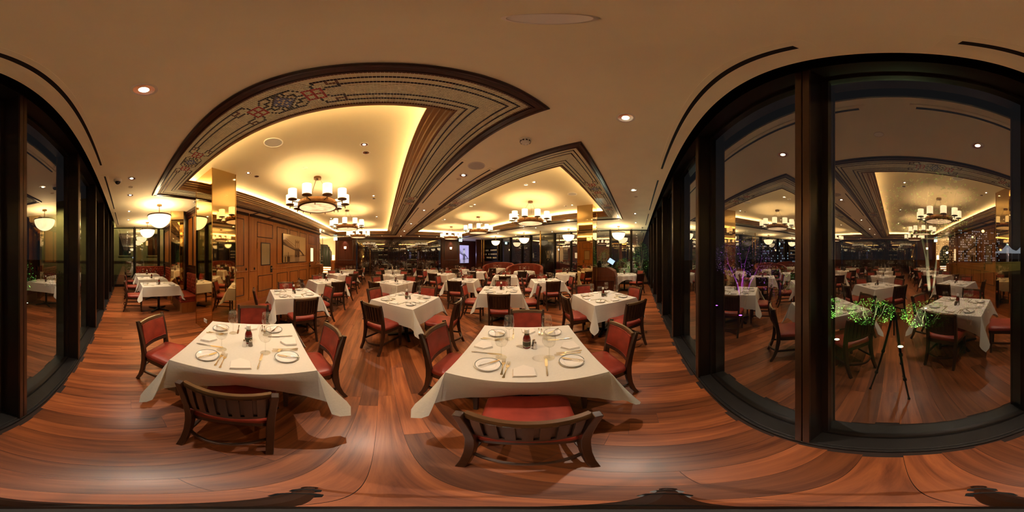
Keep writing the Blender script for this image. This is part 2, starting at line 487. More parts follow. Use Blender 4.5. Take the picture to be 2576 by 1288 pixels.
    for k in range(4):
        ring_side(rect, [(ins - .20, H + .02), (ins - .18, H + .02), (ins - .18, H2 + .02), (ins - .20, H2 + .02)], k).build('cove_wall', M_PAINT_DIM, root)
    d = ins - .2
    MB().box(x0 + d, x1 - d, y0 + d, y1 - d, H2, H2 + .03).build('raised_ceiling', M_PAINT_DIM, root)
    for k in range(4):
        ring_side(rect, [(ins - .10, H + .187), (ins - .07, H + .187), (ins - .07, H + .197), (ins - .10, H + .197)], k).build('light_strip', M_COVE, root)
coffer(1, COFF[0]); coffer(2, COFF[1])

# ------------------------------------------------------------------ WINDOW WALL behind the camera (Y = -0.757)
GY, GF = -0.757, -0.60
MX = [0.381 + 1.208 * k for k in range(-7, 8)]
edges = [XW0] + MX + [XW1]
WIN = 0
def bars(m, rect, w, fn):
    u0, u1, v0, v1 = rect
    fn(m, u0, u0 + w, v0, v1); fn(m, u1 - w, u1, v0, v1); fn(m, u0 + w, u1 - w, v0, v0 + w); fn(m, u0 + w, u1 - w, v1 - w, v1)
def window(u0, u1, z0, z1, plane, pos, out, glass, mull=True, strip=True):
    """one bay: pane, frame and the mullion at its u1 edge. plane 'Y' or 'X', out = outward sign"""
    global WIN
    WIN += 1
    root = sempty('window_%d' % WIN, 'tall fixed glass pane in dark bronze frame')
    def bx(m, a0, a1, v0, v1, d0, d1):
        lo, hi = sorted((pos - out * d0, pos - out * d1))     # d measured into the room
        if plane == 'Y': m.box(a0, a1, lo, hi, v0, v1)
        else: m.box(lo, hi, a0, a1, v0, v1)
    a, b = u0 + .035, u1 - .035
    q = [(a, pos, z0), (b, pos, z0), (b, pos, z1), (a, pos, z1)] if plane == 'Y' else [(pos, a, z0), (pos, b, z0), (pos, b, z1), (pos, a, z1)]
    MB().quad(*q).build('pane', glass, root)
    fm = MB(); bars(fm, (u0 + .02, u1 - .02, z0 - .03, z1 + .03), .045, lambda m, c0, c1, v0, v1: bx(m, c0, c1, v0, v1, -.02, .02)); fm.build('window_frame', M_FRAME, root)
    if mull:
        mm = MB(); bx(mm, u1 - .032, u1 + .032, z0 - .03, z1 + .04, -.05, .142); mm.build('mullion', M_FRAME, root, bevel=.003)
        if strip:
            for s in (-1, 1):
                sm = MB(); bx(sm, u1 + (.003 if s > 0 else -.037), u1 + (.037 if s > 0 else -.003), z0 - .03, z1 + .04, .142, .157); sm.build('bronze_strip', M_STRIP, root, bevel=.002)
for i in range(len(edges) - 1):
    window(edges[i], edges[i + 1], 0.07, H, 'Y', GY, -1, M_GLASSW, mull=i < len(edges) - 2)
sl = MB(); sl.box(XW0, XW1, GY - .06, GF, -0.004, 0.035); sl.box(XW0, XW1, GY - .03, GF - .02, 0.035, 0.05)
struct(sl.build('trim_3', M_SILL, bevel=.003), 'black sill running along the window wall')
hd = MB(); hd.box(XW0, XW1, GY - .06, GF, H + .03, H + .32); hd.box(XW0, XW1, GY - .06, -0.44, H + .32, H + .35); hd.box(XW0, XW1, -.50, -.46, H + .03, H + .32)
struct(hd.build('trim_4', M_FRAME), 'black header recess above the window wall')
# end walls of glass
LE = [GY, 0.44, 1.70, 2.02]
for i in range(3): window(LE[i], LE[i + 1], 0.10, H - .05, 'X', XW0, -1, M_GLASSE, strip=False)
struct(MB().box(XW0 - .06, XW0 + .06, GY, 2.0, 0, .09).build('trim_5', M_SILL), 'low sill below the glass at the alcove end')
RE = [GY, 0.38, 1.55, 2.75, 3.95, 5.09]
for i in range(5): window(RE[i], RE[i + 1], 0.10, H - .05, 'X', XW1, 1, M_GLASSE, strip=False)
RE2 = [6.17, 7.0, 7.78, 9.0, 10.08]
for i in range(4): window(RE2[i], RE2[i + 1], 0.10, H - .05, 'X', XW1, 1, M_GLASSE, strip=False)
struct(MB().box(XW1 - .06, XW1 + .06, GY, 10.1, 0, .09).build('trim_6', M_SILL), 'low sill below the glass behind the booths')

# ------------------------------------------------------------------ panelled walls
def wmap(plane, pos, out):
    if plane == 'X': return lambda u, v, d: (pos + out * d, u, v)
    return lambda u, v, d: (u, pos + out * d, v)
def pbox(m, f, u0, u1, v0, v1, d0, d1):
    c = [f(u, v, d) for d in (d0, d1) for u, v in ((u0, v0), (u1, v0), (u1, v1), (u0, v1))]
    m.add(c, [(0, 1, 2, 3), (7, 6, 5, 4), (0, 4, 5, 1), (1, 5, 6, 2), (2, 6, 7, 3), (3, 7, 4, 0)]); return m
def panel(parent, f, u0, u1, v0, v1, m_field, m_mold, w=.028, proud=.014, name='panel'):
    p = pbox(MB(), f, u0 + w, u1 - w, v0 + w, v1 - w, -.002, .004).build(name, m_field, parent)
    mm = MB()
    loops = []
    for ins, d in ((0, 0), (0.004, proud), (w * .55, proud * .75), (w, .003)):
        loops.append([f(u0 + ins, v0 + ins, d), f(u1 - ins, v0 + ins, d), f(u1 - ins, v1 - ins, d), f(u0 + ins, v1 - ins, d)])
    mm.rings(loops, capb=False, capt=False)
    mm.build('panel_moulding', m_mold, p)
    return p
WX = -4.10
f = wmap('X', WX, 1)
wl = struct(MB().box(WX - .15, WX, 2.02, 3.83, 0, H).build('wall_left', M_MAHOG), 'mahogany panelled wall with doors and a chair rail')
MB().box(WX - .15, WX, 3.86, 10.20, 0, H).build('wall_panelling', M_MAHOG, wl)
MB().box(WX - .15, WX - .03, 3.82, 3.87, 0, H).build('joint', M_BLACK, wl)
for (a0, a1) in ((2.10, 2.95), (3.08, 3.62)):
    panel(wl, f, a0, a1, 1.24, 2.85, M_MAHOG, M_MOLD); panel(wl, f, a0, a1, .23, .86, M_MAHOG, M_MOLD)
panel(wl, f, 4.26, 5.16, 2.27, 2.85, M_MAHOG, M_MOLD)
for (a0, a1) in ((5.45, 6.25), (6.45, 7.23), (7.40, 8.19)):
    panel(wl, f, a0, a1, 1.24, 2.83, M_MAHOG, M_MOLD); panel(wl, f, a0, a1, .23, .86, M_MAHOG, M_MOLD)
panel(wl, f, 8.50, 9.44, 2.27, 2.83, M_MAHOG, M_MOLD)
panel(wl, f, 9.64, 10.08, 1.24, 2.83, M_MAHOG, M_MOLD); panel(wl, f, 9.64, 10.08, .23, .86, M_MAHOG, M_MOLD)
for (a0, a1) in ((2.05, 3.80), (3.90, 4.24), (5.18, 8.46), (9.50, 10.20)):
    m = MB(); m.sweep([f(a0, 1.055, .0), f(a1, 1.055, .0)], [(0, -.02), (.012, -.02), (.026, 0), (.018, .014), (0, .02)], up=(0, 0, 1)); m.build('chair_rail', M_MAHOG, wl)
for (a0, a1) in ((2.05, 3.80), (3.90, 10.20)):
    m = MB(); pbox(m, f, a0, a1, H - .09, H - .05, -.005, .03); pbox(m, f, a0, a1, H - .05, H - .001, -.005, .055); m.build('crown_rail', M_MOLD, wl)
    m = MB(); pbox(m, f, a0, a1, 0, .12, -.005, .018); m.build('skirting', M_MAHOG, wl)
for s0 in (3.95, 4.75):   # dark cross pieces on the ceiling strip beside the coffer
    MB().box(WX + .05, COFF[0][0] + .01, s0, s0 + .07, H - .012, H + .002).build('ceiling_cleat', M_MOLD, wl)
def door(n, u0, u1, gl0, gl1, hinge, lab, lit=False):
    d = sempty('door_%d' % n, lab)
    pbox(MB(), f, u0, u1, .02, 2.22, .001, .012).build('door_leaf', M_MAHOG, d, bevel=.003)
    m = MB(); bars(m, (gl0, gl1, 1.22, 2.09), .035, lambda q, a, b, c, e: pbox(q, f, a, b, c, e, .0, .024)); m.build('window_moulding', M_MOLD, d)
    pbox(MB(), f, gl0 + .03, gl1 - .03, 1.25, 2.06, .013, .016).build('door_pane', M_DOORL if lit else M_DOORP, d)
    panel(d, wmap('X', WX + .012, 1), u0 + .03, u1 - .03, .26, .86, M_MAHOG, M_MOLD)
    hx = u1 - .1 if hinge == 'l' else u0 + .1
    lk = pbox(MB(), f, hx - .055, hx + .055, .93, 1.19, .011, .03).build('lock_plate', M_BLACK, d, bevel=.006)
    pbox(MB(), f, hx - .035, hx + .035, 1.09, 1.11, .030, .033).build('lock_display', M_WHITE, lk)
    MB().tube([f(hx, 1.02, .03), f(hx, 1.02, .075), f(hx + (-.1 if hinge == 'l' else .1), 1.02, .075)], .009, 8, up=(0, .3, 1)).build('lever_handle', M_IRON, lk, smooth=40)
    hy = u0 - .006 if hinge == 'l' else u1 + .006
    for hz in (.28, 1.85): pbox(MB(), f, hy - .012, hy + .012, hz, hz + .22, .01, .024).build('hinge', M_BRASS, d)
M_DOORP = mat('frosted_door_glass', (0.40, 0.31, 0.19), 0.22, coat=0.4)
M_DOORL = emit('frosted_door_glass_backlit', (1.0, 0.66, 0.32), 0.55, base=(0.6, 0.5, 0.35))
door(1, 4.26, 5.16, 4.44, 5.00, 'l', 'mahogany door with frosted pane and black keypad lock')
door(2, 8.50, 9.44, 8.66, 9.12, 'r', 'mahogany door with backlit pane past the bridge picture', True)
for (u, v, c) in ((4.12, 1.13, M_BLACK), (3.72, 1.13, M_BLACK), (3.28, 1.13, M_WHITE), (9.55, 1.14, M_BLACK)):
    pbox(MB(), f, u - .03, u + .03, v - .04, v + .04, -.001, .012).build('switch_plate', c, wl, bevel=.003)

# framed print of a suspension bridge
def print_layers(root, f, u0, u1, v0, v1, pal, d0):
    U = lambda u: u0 + (u1 - u0) * u
    V = lambda v: v1 - (v1 - v0) * v
    k = [0]
    def lay(name, poly, m):
        k[0] += 1
        d = d0 + k[0] * .0006
        MB().quad(*[f(U(a), V(b), d) for a, b in poly]).build(name, m, root)
    def rc(name, a0, a1, b0, b1, m): lay(name, [(a0, b1), (a1, b1), (a1, b0), (a0, b0)], m)
    sky, water, mid, dark, light = pal
    rc('print_sky', 0, 1, 0, 1, sky); rc('print_water', 0, 1, .77, 1, water)
    lay('print_skyline', [(.68, .78), (.72, .74), (.77, .76), (.8, .72), (.86, .75), (.9, .68), (.94, .74), (1, .73), (1, .78)], mid)
    lay('print_bridge_deck', [(0, .22), (0, .39), (.49, .565), (.49, .48), (.10, .20)], mid)
    lay('print_deck_underside', [(0, .27), (0, .39), (.49, .57), (.49, .53), (.2, .42)], dark)
    lay('print_far_span', [(.68, .58), (.80, .67), (.87, .78), (.91, .76), (.86, .66), (.68, .50)], dark)
    rc('print_tower', .48, .675, .20, .51, mid); rc('print_tower_arch', .52, .565, .28, .46, light); rc('print_tower_arch', .60, .64, .28, .46, light)
    for a in (.485, .565, .64): rc('print_tower_spire', a, a + .03, .155, .21, mid)
    rc('print_pier', .475, .68, .51, .82, dark); rc('print_pier_gap', .515, .545, .58, .74, mid); rc('print_pier_gap', .59, .61, .58, .80, mid)
    rc('print_pier_reflection', .49, .67, .82, .99, mid)
    lay('print_cable', [(.08, .16), (.10, .15), (.5, .40), (.5, .42)], mid)
    rc('print_far_line', .03, .48, .752, .76, dark)
    for a, b, t in ((.06, .09, .8), (.15, .19, .79), (.21, .25, .8), (.185, .20, .64)): rc('print_mooring_post', a, b, t, .99, dark)
pic = thing('wall_picture', 'large sepia suspension bridge picture hung on the mahogany wall', 'picture', (WX + .001, 6.89, 1.29))
pf = wmap('X', .0, 1)
gl = lambda u, v, d: pf(u - 6.89, v - 1.29, d)
pbox(MB(), gl, 5.82, 7.96, 1.29, 2.58, .0, .055).build('backing_box', M_BLACK, pic, bevel=.003)
SEP = [mat('sepia_' + n, c, .10, coat=.6) for n, c in (('sky', (.68, .50, .31)), ('water', (.52, .36, .21)), ('mid', (.33, .21, .125)), ('dark', (.11, .065, .04)), ('light', (.70, .52, .33)))]
print_layers(pic, gl, 5.825, 7.955, 1.295, 2.575, SEP, .0555)

# alcove back wall, pier and brass-mirror columns
fa = wmap('Y', 2.0, -1)
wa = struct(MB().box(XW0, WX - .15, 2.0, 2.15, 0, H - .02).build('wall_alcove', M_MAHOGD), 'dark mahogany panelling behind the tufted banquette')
for a0, a1 in ((-8.25, -7.4), (-7.3, -6.45), (-6.35, -5.62), (-4.98, -4.62), (-4.55, -4.2)):
    panel(wa, fa, a0, a1, 1.26, 2.82, M_MAHOG, M_MOLD)
for a0, a1 in ((-8.3, -5.56), (-5.02, -3.3)):
    m = MB(); pbox(m, fa, a0, a1, 2.92, 2.97, -.005, .03); pbox(m, fa, a0, a1, 2.97, 3.06, -.005, .07); m.build('crown_rail', M_MOLD, wa)
MB().box(WX - .15, -3.28, 2.02, 2.15, 0, H).build('wall_return', M_MAHOG, wa)
for a0, a1, yy in ((-8.2, -5.6, 1.93), (-4.98, -4.1, 1.93)):
    MB().tube([(a0, yy, 1.20), (a1, yy, 1.20)], .012, 8).build('grab_rail', M_IRON, wa, smooth=40)
def column(name, label, x0, x1, y0, y1, z1, sock=None, rz=0.0):
    t = thing(name, label, 'column', ((x0 + x1) / 2, (y0 + y1) / 2, 0), rz)
    cx, cy = (x0 + x1) / 2, (y0 + y1) / 2; w, d = (x1 - x0) / 2, (y1 - y0) / 2
    e = .008
    MB().box(-w + e, w - e, -d + e, d - e, 0, z1).build('core', M_BLACK, t)
    for (a, b, c, g, nm) in ((-w + e, w - e, -d, -d + e, 0), (-w + e, w - e, d - e, d, 0), (-w, -w + e, -d + e, d - e, 0), (w - e, w, -d + e, d - e, 0)):
        MB().box(a, b, c, g, .0, z1 - .002).build('mirror_panel', M_BRASSM, t)
    for sx in (-1, 1):
        for sy in (-1, 1):
            MB().box(sx * w - .006, sx * w + .006, sy * d - .006, sy * d + .006, 0, z1 - .002).build('corner_bead', M_BRASS, t)
    if sock:
        s = MB().box(sock[0] - cx - .06, sock[0] - cx + .06, -d - .012, -d + .001, .20, .28).build('socket_plate', M_WHITE, t, bevel=.004)
        for q in (-.03, .03): MB().box(sock[0] - cx + q - .012, sock[0] - cx + q + .012, -d - .015, -d - .012, .225, .255).build('socket', M_GREYP, s)
    return t
column('brass_column', 'tall brass mirror column rising into the coffer beside the panelled wall', -3.27, -2.57, 1.50, 2.05, H2, (-2.82, 0))
column('brass_column', 'tall brass mirror column beside the wooden lectern', 5.25, 5.80, 1.50, 2.05, H2)
column('mirror_pier', 'mirrored pier standing between the two tufted banquettes', -5.475, -4.995, 1.475, 1.885, H - .002, rz=R(-13))

# ------------------------------------------------------------------ far wall: mahogany panels, wine cellar, stair, bar
def far_panel(n, x0, x1):
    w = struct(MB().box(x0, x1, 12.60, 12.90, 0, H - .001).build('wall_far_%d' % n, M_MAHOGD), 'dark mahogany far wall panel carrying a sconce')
    g = wmap('Y', 12.60, -1)
    panel(w, g, x0 + .2, x1 - .18, 1.23, 2.88, M_MAHOGD, M_MOLD, w=.05, proud=.02)
    m = MB(); pbox(m, g, x0, x1, .97, 1.03, -.001, .028); m.build('chair_rail', M_MAHOGD, w)
    m = MB(); pbox(m, g, x0, x1, 2.93, 2.98, -.001, .02); m.build('crown_rail', M_MAHOGD, w)
    panel(w, g, x0 + .2, x1 - .18, .2, .85, M_MAHOGD, M_MOLD, w=.04)
far_panel(1, -3.71, -2.05); far_panel(2, 4.85, 6.50)
def sconce(x, label):
    t = thing('wall_sconce', label, 'wall lamp', (x, 12.60, 2.17))
    def half(prof, n=10):
        m = MB(); rings = []
        for r, z in prof: rings.append([(r * math.cos(PI + PI * i / n), -.005 + r * math.sin(PI + PI * i / n) , z) for i in range(n + 1)])
        return m.rings(rings)
    half([(.075, -.02), (.085, .06), (.095, .16)]).build('lamp_shade', M_SCON, t, smooth=40)
    half([(.012, -.16), (.03, -.12), (.06, -.06), (.078, -.02)]).build('bracket', M_BRONZE, t, smooth=40)
    half([(.098, .158), (.098, .172)]).build('rim', M_BRONZE, t, smooth=40)
    spot((0, -.25, .75), 9, 70, .8, parent=t, rot=(R(25), 0, 0))
sconce(-2.90, 'half-round glass wall sconce on far panel next to the stair')
sconce(5.66, 'half-round glass wall sconce on far panel next to the bar')

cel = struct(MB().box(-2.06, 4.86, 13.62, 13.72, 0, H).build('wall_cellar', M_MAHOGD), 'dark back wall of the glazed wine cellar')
hdw = MB().box(-2.06, 4.86, 12.74, 12.84, H - .1, H - .001); struct(hdw.build('trim_7', M_MAHOGD), 'mahogany header above the wine cellar glass')
CEDG = [-2.06, -0.92, 0.30, 1.52, 2.70, 3.80, 4.86]
for i in range(6):
    WIN += 1
    wr = sempty('window_%d' % WIN, 'frameless clear glass sheet closing the wine cellar')
    MB().quad((CEDG[i] + .004, 12.80, .03), (CEDG[i + 1] - .004, 12.80, .03), (CEDG[i + 1] - .004, 12.80, H - .1), (CEDG[i] + .004, 12.80, H - .1)).build('pane', M_GLASSC, wr)
    MB().box(CEDG[i] + .004, CEDG[i + 1] - .004, 12.785, 12.815, .0, .03).build('bottom_rail', M_BRONZE, wr)
hnd = struct(MB().box(-0.955, -0.925, 12.72, 12.75, .05, 2.06).build('door_3', M_BRASS), 'long brass pull handle on the wine cellar door')
# rack units (each a thing) and bottles
def bottle_proto():
    t = thing('wine_bottle', 'dark wine bottle with pale label', 'bottle')
    MB().lathe([(.036, 0), (.037, .01), (.037, .19), (.030, .215), (.0145, .245), (.0135, .30), (.0155, .302), (.0155, .315), (.004, .316)], 12, capb=True).build('bottle_body', M_BOTG, t, smooth=40)
    MB().lathe([(.0376, .06), (.0376, .155)], 12).build('bottle_label', M_BOTL, t, smooth=40)
    return Proto(t)
BOT = bottle_proto()
lying_me = MB().lathe([(.036, -.15), (.037, .02), (.028, .05), (.0145, .08), (.0145, .14), (.004, .141)], 8).xf(Matrix.Rotation(R(90), 4, 'X')).mesh('lying_bottle', M_BOTG, 40)
foil = mat('bottle_foil_pale', (0.55, 0.50, 0.42), 0.3, 0.3)
lying_cap = MB().lathe([(.0165, .10), (.0165, .146), (.002, .147)], 8).xf(Matrix.Rotation(R(90), 4, 'X')).mesh('foil_cap', foil, 40)
def rack(x0, x1, label, shelves, cols, kind):
    t = thing('wine_rack', label, 'wine rack', ((x0 + x1) / 2, 13.38, 0), group=None)
    c = (x0 + x1) / 2
    n = max(1, int(round((x1 - x0) / cols)))
    for i in range(n + 1):
        if kind == 'shelf' and 0 < i < n: continue
        xx = x0 + (x1 - x0) * i / n - c
        MB().box(xx - .012, xx + .012, -.18, .2, 0, 2.75).build('upright', M_RACK, t)
    for z in shelves: MB().box(x0 - c, x1 - c, -.20, .2, z - .015, z + .015).build('shelf', M_RACK, t)
    return [x0 + (x1 - x0) * (i + .5) / n for i in range(n)]
SH = [.05, .39, .78, 1.17, 1.55, 1.96, 2.36, 2.72]
rng = random.Random(3)
NUM = ['one', 'two', 'three', 'four', 'five', 'six', 'seven', 'eight', 'nine', 'ten', 'eleven', 'twelve', 'thirteen', 'fourteen']
ORD = ['first', 'second', 'third', 'fourth', 'fifth', 'sixth', 'seventh', 'eighth', 'ninth', 'tenth', 'eleventh', 'twelfth']
NUMO = ['lowest', 'second', 'third', 'fourth', 'fifth', 'sixth', 'top']
lay = []
for k, (x0, x1, cols, kind, lab) in enumerate([(-1.95, -0.36, .135, 'grid', 'redwood wine rack of narrow columns left of the bottle shelves by the cellar door'),
                               (-0.32, 0.50, .8, 'shelf', 'open redwood bottle shelves next to the cellar door rack'),
                               (0.54, 2.00, .135, 'grid', 'redwood wine rack between the two open bottle shelves'),
                               (2.04, 2.92, .9, 'shelf', 'open redwood bottle shelves farther from the cellar door'),
                               (2.96, 4.76, .135, 'grid', 'redwood wine rack at the bar end of the cellar')]):
    cxs = rack(x0, x1, lab, SH, cols, kind)
    if kind == 'grid':
        for ci, cx in enumerate(cxs):
            for s in range(7):
                for q in range(3):
                    if rng.random() < (.60 if s < 4 else .35): lay.append((cx, SH[s] + .055 + q * .105, 'dark wine bottle lying in the %s rack, column %s, %s shelf' % ({0: 'cellar-door', 2: 'middle', 4: 'bar-end'}[k], NUM[ci], NUMO[s])))
    else:
        for s in (1, 2, 3, 4, 5):
            nb = 7
            for q in range(nb):
                if rng.random() < .78:
                    BOT.place((x0 + .09 + (x1 - x0 - .18) * q / (nb - 1), 13.30 + rng.uniform(-.03, .03), SH[s] + .0155), 0, 'wine bottle on the %s shelf of %s, %s from door side' % (
                        ['lowest', 'second', 'third', 'fourth', 'top'][s - 1], 'rack by cellar door' if k == 1 else 'far open rack', ORD[q]), 'standing bottles on cellar shelves')
rng.shuffle(lay)
for (cx, z, lb_) in lay[:225]:
    t = put('wine_bottle', lying_me, None, (cx, 13.34, z)); tag(t, lb_, 'bottle', 'bottles lying in the cellar racks')
    put('foil_cap', lying_cap, t)
for xx in (-1.2, 0.1, 2.5, 3.9): spot((xx, 13.05, H - .06), 16, 95, .9, col=(1, .74, .48), name='cellar_lamp')
struct(MB().box(-2.06, 4.86, 12.82, 13.64, H - .02, H - .002).build('ceiling_cellar', M_BLACK), 'dark ceiling of the wine cellar')

# stair lobby beyond the panelled wall
struct(MB().box(-7.2, -3.7, 14.0, 14.1, 0, H).build('wall_stair', M_WALLP), 'cream wall of the stair lobby')
struct(MB().box(-7.2, -7.1, 10.2, 14.0, 0, H).build('wall_stair_side', M_WALLP), 'cream side wall of the stair lobby')
struct(MB().box(-7.2, WX - .15, 10.1, 10.2, 0, H).build('wall_stair_return', M_WALLP), 'cream return wall beside the panelled wall')
op = MB(); op.rings([[(-6.2, 13.97, .55), (-4.46, 13.97, .55), (-4.46, 13.97, 1.95), (-4.85, 13.97, 2.60), (-6.2, 13.97, 2.75)], [(-6.2, 13.999, .55), (-4.46, 13.999, .55), (-4.46, 13.999, 1.95), (-4.85, 13.999, 2.60), (-6.2, 13.999, 2.75)]])
struct(op.build('door_4', M_BLACK), 'dark slanted stair opening with dim green curtains')
M_CURT = mat('dark_green_curtain', (0.014, 0.020, 0.010), 0.8)
for i in range(5):
    xx = -5.95 + i * .28
    m = MB(); m.sweep([(xx + .022 * j, 13.93 + .02 * math.sin(j * 1.9), 1.5) for j in range(9)], [(-.004, -.92), (.004, -.92), (.004, .9), (-.004, .9)]); tag(m.build('stair_curtain', M_CURT), 'dark green curtain length hanging in the stair opening', 'curtain', 'curtains in the stair opening')
st = thing('stair_flight', 'short flight of wooden steps with lit risers in the lobby', 'stairs', (-5.1, 12.4, 0))
for i in range(4):
    MB().box(-.9, .85, .0 + i * .3, 1.55, .16 * i, .16 * i + .13).build('riser', M_WALLP, st)
    MB().box(-.92, .87, -.03 + i * .3, .32 + i * .3, .16 * i + .13, .16 * i + .16).build('tread', M_MAHOG, st)
    MB().box(-.88, .83, -.018 + i * .3, -.004 + i * .3, .16 * i + .105, .16 * i + .125).build('light_strip', M_STEP, st)
pn = thing('newel_pier', 'low panelled mahogany pier under a glowing lamp beside the stair', 'pier', (-3.92, 12.75, 0))
MB().box(-.17, .17, -.15, .15, 0, 1.18).build('body', M_MAHOG, pn); MB().box(-.19, .19, -.17, .17, 1.18, 1.22).build('cap', M_MAHOG, pn)
panel(pn, wmap('Y', -.15, -1), -.12, .12, .2, 1.05, M_MAHOG, M_MOLD)
tl = thing('table_lamp', 'glowing cylinder lamp standing on the mahogany newel pier', 'lamp', (-3.93, 12.75, 1.22))
MB().lathe([(.09, .05), (.09, .42)], 16, capb=True, capt=True).build('lamp_shade', M_LAMP, tl, smooth=40); MB().lathe([(.06, 0), (.06, .012), (.012, .02), (.012, .05)], 12, capb=True).build('lamp_base', M_BRASS, tl, smooth=40)
point((-4.9, 12.2, 2.6), 24, name='stair_lamp'); point((-5.0, 13.3, 1.9), 12, name='stair_lamp')
ns = thing('wall_shelf_unit', 'cream wall shelf with dark bars at the end of the panelled wall', 'shelf unit', (-4.32, 10.75, 0))
MB().box(-.12, -.08, -.45, .35, 1.0, 2.55).build('back_panel', M_WALLP, ns)
for z in (1.2, 1.55, 2.0): MB().box(-.08, .10, -.45, .35, z, z + .03).build('shelf', M_BLACK, ns)
for yy in (-.44, .34): MB().box(.07, .10, yy - .012, yy + .012, 1.0, 2.95).build('post', M_BRONZE, ns)
for (z, w) in ((1.25, .1), (1.6, .07)): MB().lathe([(.07, z), (.08, z + .1), (.05, z + .22)], 12, capb=True, capt=True).build('jar', M_WALLP, ns, smooth=40)
MB().box(-.12, .12, -.5, .4, 0, 1.0).build('base_cabinet', M_MAHOG, ns)

# exit signs
def exit_sign(x, y, label):
    t = thing('exit_sign', label, 'exit sign', (x, y, H))
    MB().box(-.15, .15, -.03, .03, -.26, -.04).build('sign_case', M_WHITE, t)
    MB().box(-.14, .14, -.034, -.030, -.25, -.05).build('sign_face', M_EXIT, t)
    r = MB()   # running figure and doorway
    r.box(.02, .11, -.0365, -.0345, -.24, -.07)
    r.lathe([(.0001, -.001), (.017, 0), (.0001, .001)], 10)
    pg = MB().box(.035, .115, -.0365, -.0345, -.235, -.065).build('sign_doorway', M_EXITW, t)
    g = MB()
    g.add([(-.05, -.037, -.10), (-.02, -.037, -.10), (-.03, -.037, -.17), (-.06, -.037, -.17)], [(0, 1, 2, 3)])
    g.add([(-.055, -.037, -.17), (-.03, -.037, -.17), (-.075, -.037, -.235), (-.095, -.037, -.235)], [(0, 1, 2, 3)])
    g.add([(-.045, -.037, -.165), (-.03, -.037, -.175), (.01, -.037, -.205), (.0, -.037, -.22)], [(0, 1, 2, 3)])
    g.add([(-.03, -.037, -.065), (-.012, -.037, -.065), (-.012, -.037, -.09), (-.03, -.037, -.09)], [(0, 1, 2, 3)])
    g.build('sign_figure', M_EXITW, t)
    MB().tube([(0, 0, -.04), (0, 0, 0)], .01, 8, up=(0, 1, 0)).build('hanger', M_WHITE, t)
exit_sign(-3.62, 12.35, 'lit green-cyan exit sign hanging beside the stair lobby')
exit_sign(6.45, 12.35, 'lit green-cyan exit sign hanging beside the bar')

# bar corner on the far right
struct(MB().box(6.5, 9.25, 13.9, 14.0, 0, H).build('wall_bar', M_MAHOGD), 'dark wall at the end of the bar passage')
struct(MB().box(8.05, 9.2, 12.3, 12.45, 0, H).build('wall_bar_panel', M_MAHOGD), 'dark panelled partition between screen and bar')
g = wmap('Y', 12.30, -1)
wb = bpy.data.objects['wall_bar_panel']
for v0, v1 in ((.15, .95), (1.0, 1.78), (1.86, 2.9)): panel(wb, g, 8.1, 8.72, v0, v1, M_MAHOGD, M_MOLD)
struct(MB().box(XW1 - .02, XW1 + .1, 10.1, 13.9, 0, H).build('wall_right_bar', M_BLACK), 'black wall behind the bar shelves')
tv = thing('backlit_picture', 'backlit lavender bridge picture glowing at the end of the bar passage', 'picture', (7.53, 13.899, .89))
M_TV = [emit('lavender_' + n, c, s, base=(.1, .1, .12)) for n, c, s in (('sky', (.60, .52, .95), .26), ('water', (.66, .60, .92), .20), ('mid', (.45, .42, .62), .12), ('dark', (.10, .09, .16), .08), ('light', (.9, .88, 1), .30))]
tf = lambda u, v, d: (u - 7.53, -d, v - .89)
pbox(MB(), tf, 6.85, 8.2, .86, 2.66, 0, .05).build('backing_box', M_BLACK, tv)
print_layers(tv, tf, 6.9, 8.15, .9, 2.62, M_TV, .0505)
point((7.4, 13.0, 1.7), 5, (.6, .55, 1.0), .2, name='picture_glow')
for i, (bx_, by_) in enumerate(((7.92, 11.3), (8.06, 11.2), (8.2, 11.35))):
    tag(MB().tube([(bx_, by_, 1.1 if i != 1 else 0), (bx_, by_, H)], .022, 10, up=(0, 1, 0)).build('brass_rod', M_BRASS, smooth=40), 'slim vertical brass rod by the bar, one of three', 'rod', 'brass rods by the bar')
bs = thing('bar_shelf', 'black bar shelving holding rows of glasses behind the booths', 'shelf', (8.95, 11.2, 0))
for z in (1.35, 1.65, 2.0, 2.3): MB().box(-.16, .10, -.95, .95, z, z + .025).build('shelf', M_BLACK, bs)
for yy in (-.95, .95): MB().box(-.16, .10, yy - .015, yy + .015, 1.2, 2.6).build('post', M_BRASS, bs)
MB().box(-.25, .12, -1.0, 1.0, 0, 1.1).build('counter', M_MAHOGD, bs)
TUM = MB().lathe([(.028, 0), (.034, .12)], 10, capb=True).mesh('tumbler', mat('bar_glassware', (.8, .74, .62), .15, coat=.6), 40)
for z in (1.375, 1.675, 2.025):
    for q in range(12):
        if rng.random() < .8:
            tag(put('tumbler', TUM, None, (8.9, 10.4 + q * .145, z + .0005)), 'small tumbler on the %s bar shelf, %s place from the booths' % ({1.375: 'lowest', 1.675: 'second', 2.025: 'third'}[z], ORD[q]), 'glass', 'tumblers on the bar shelves')
spot((8.3, 11.0, H - .02), 8, 80, .8, rot=(0, R(-25), 0), name='bar_lamp')
